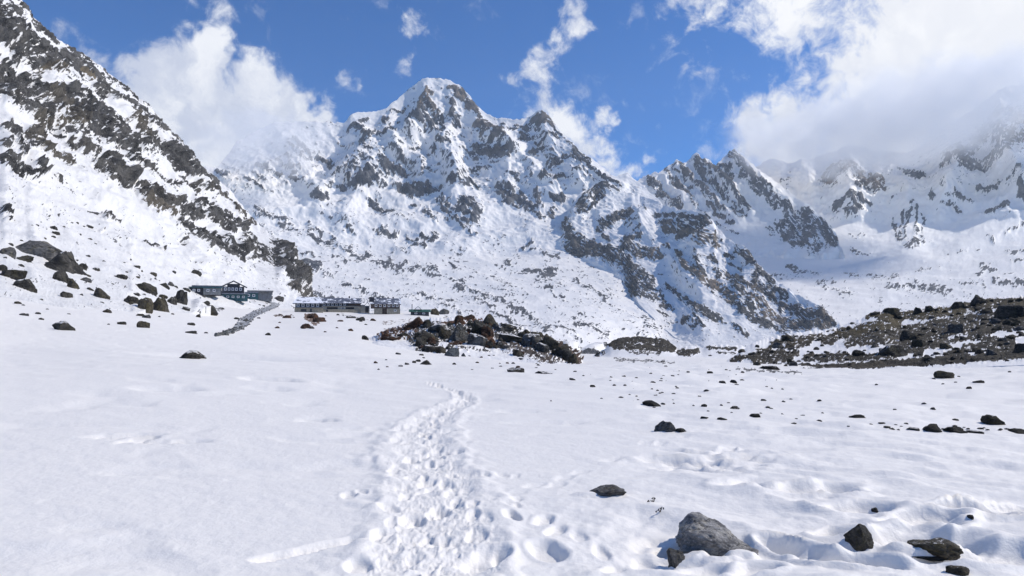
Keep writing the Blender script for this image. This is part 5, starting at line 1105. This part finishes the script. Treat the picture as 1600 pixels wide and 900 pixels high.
tag(mesh_obj('path_stones', sv, sf, flat_material("path_rubble", (.05,.05,.048), (.12,.12,.11), 1.0)), kind='stuff')

# dry twigs in the snow left of the big boulder
def tube(pts, r0, r1, sides=5):
    vs, fs = [], []
    for i, p_ in enumerate(pts):
        r_ = r0 + (r1 - r0) * i / (len(pts) - 1)
        for k in range(sides): a = 2 * math.pi * k / sides; vs.append((p_[0] + math.cos(a) * r_, p_[1] + math.sin(a) * r_ * .7, p_[2] + math.sin(a) * r_))
    for i in range(len(pts) - 1):
        for k in range(sides): fs.append((i * sides + k, i * sides + (k + 1) % sides, (i + 1) * sides + (k + 1) % sides, (i + 1) * sides + k))
    return vs, fs
mat_twig = flat_material("dry_twig", (.05,.04,.03), (.02,.018,.015), 20.0)
for (u0, v0, lab) in [(1022, 784, "dry black twig in the snow behind the big foreground boulder, upper of two"), (1032, 800, "dry black twig in the snow behind the big foreground boulder, lower of two")]:
    loc, _ = hit_pixel(u0, v0); e = bpy.data.objects.new('dry_twig', None); e.location = loc; scene.collection.objects.link(e); tag(e, lab, 'twig')
    for j in range(5):
        a = rr2.uniform(-1.5, .6); L_ = rr2.uniform(.02, .065); pts = []
        for i in range(6): s = i / 5; pts.append((math.sin(a) * L_ * s * 1.2 + rr2.gauss(0, .004), -.05 * s + rr2.gauss(0, .004), .05 * math.sin(s * 2.2) * math.cos(a) + rr2.gauss(0, .003)))
        vs, fs = tube(pts, .003, .0012); mesh_obj('stem', vs, fs, mat_twig, e)
        vs, fs = tube([pts[-1], (pts[-1][0] + .006, pts[-1][1], pts[-1][2] + .008)], .006, .003, 6); mesh_obj('seed_head', vs, fs, mat_twig, e)
# ------------------------------------------------------------------ air
def volume_box(name, lo, hi, density, color):
    bm = bmesh.new(); bmesh.ops.create_cube(bm, size=1.0)
    for v in bm.verts:
        v.co = Vector(((lo[0] + hi[0]) / 2 + v.co.x * (hi[0] - lo[0]), (lo[1] + hi[1]) / 2 + v.co.y * (hi[1] - lo[1]), (lo[2] + hi[2]) / 2 + v.co.z * (hi[2] - lo[2])))
    me = bpy.data.meshes.new(name); bm.to_mesh(me); bm.free()
    m = bpy.data.materials.new(name); m.use_nodes = True
    T = NT(m.node_tree); T.n.clear()
    o = T.new('ShaderNodeOutputMaterial'); pv = T.new('ShaderNodeVolumePrincipled')
    pv.inputs['Color'].default_value = color; pv.inputs['Density'].default_value = density; pv.inputs['Anisotropy'].default_value = 0.2
    T.l.new(pv.outputs[0], o.inputs['Volume'])
    me.materials.append(m)
    ob = bpy.data.objects.new(name, me); scene.collection.objects.link(ob)
    return tag(ob, kind='stuff')
volume_box("haze", (-8500, -8500, -80), (8500, 8500, 2900), 2.7e-5, (.78, .89, 1.0, 1))

def cloud(u, v, r, ru, rd, rv, dens, cover=.0, scale=2.2, seed=0.0):
    dx, dy, dz = pix_dir(u, v); k = r / FPX
    me, co = ico(4); me = me.copy(); me.name = 'cloud'
    m = bpy.data.materials.new('cloud'); m.use_nodes = True
    T = NT(m.node_tree); T.n.clear(); o = T.new('ShaderNodeOutputMaterial'); pv = T.new('ShaderNodeVolumePrincipled')
    c = T.new('ShaderNodeTexCoord').outputs['Object']
    rad = T.vmath('LENGTH', c)
    asp = T.vmath('MULTIPLY', T.vmath('ADD', c, (seed, seed * .7, 0)), (ru * k / 400, rd / 400, rv * k / 400))
    n = T.noise(asp, scale, 7.0, .62, .5)
    f = T.math('ADD', T.math('MULTIPLY', T.math('SUBTRACT', 1.0, rad), 1.3), T.math('MULTIPLY', T.math('SUBTRACT', n, .5), 3.0))
    f = T.math('MULTIPLY', T.smooth(f, .25 - cover, .95 - cover), T.smooth(rad, 1.0, .8))
    T.put(pv.inputs['Density'], T.math('MULTIPLY', f, dens)); pv.inputs['Color'].default_value = (1, 1, 1, 1); pv.inputs['Anisotropy'].default_value = .1
    T.l.new(pv.outputs[0], o.inputs['Volume'])
    me.materials.clear(); me.materials.append(m)
    ob = bpy.data.objects.new('cloud', me); scene.collection.objects.link(ob)
    ob.location = (dx * r, dy * r, CAM_H + dz * r); ob.scale = (ru * k, rd, rv * k); ob.rotation_euler = (0, 0, -math.atan2(u - 800, FPX))
    return tag(ob, kind='stuff')
cloud(405, 225, 4050, 120, 380, 62, .0032, .10, 2.4, 3.0)
cloud(495, 222, 4150, 65, 260, 32, .0022, .05, 2.6, 8.0)
cloud(1325, 216, 5000, 190, 420, 66, .0042, .18, 2.2, 12.0)
cloud(1450, 172, 4900, 180, 500, 82, .0040, .15, 2.0, 17.0)
cloud(1590, 238, 4600, 90, 300, 26, .0016, -.05, 2.6, 23.0)
cloud(1180, 210, 5200, 70, 300, 45, .0020, .0, 2.4, 29.0)
cloud(1570, 118, 4900, 110, 350, 46, .0036, .1, 2.2, 41.0)
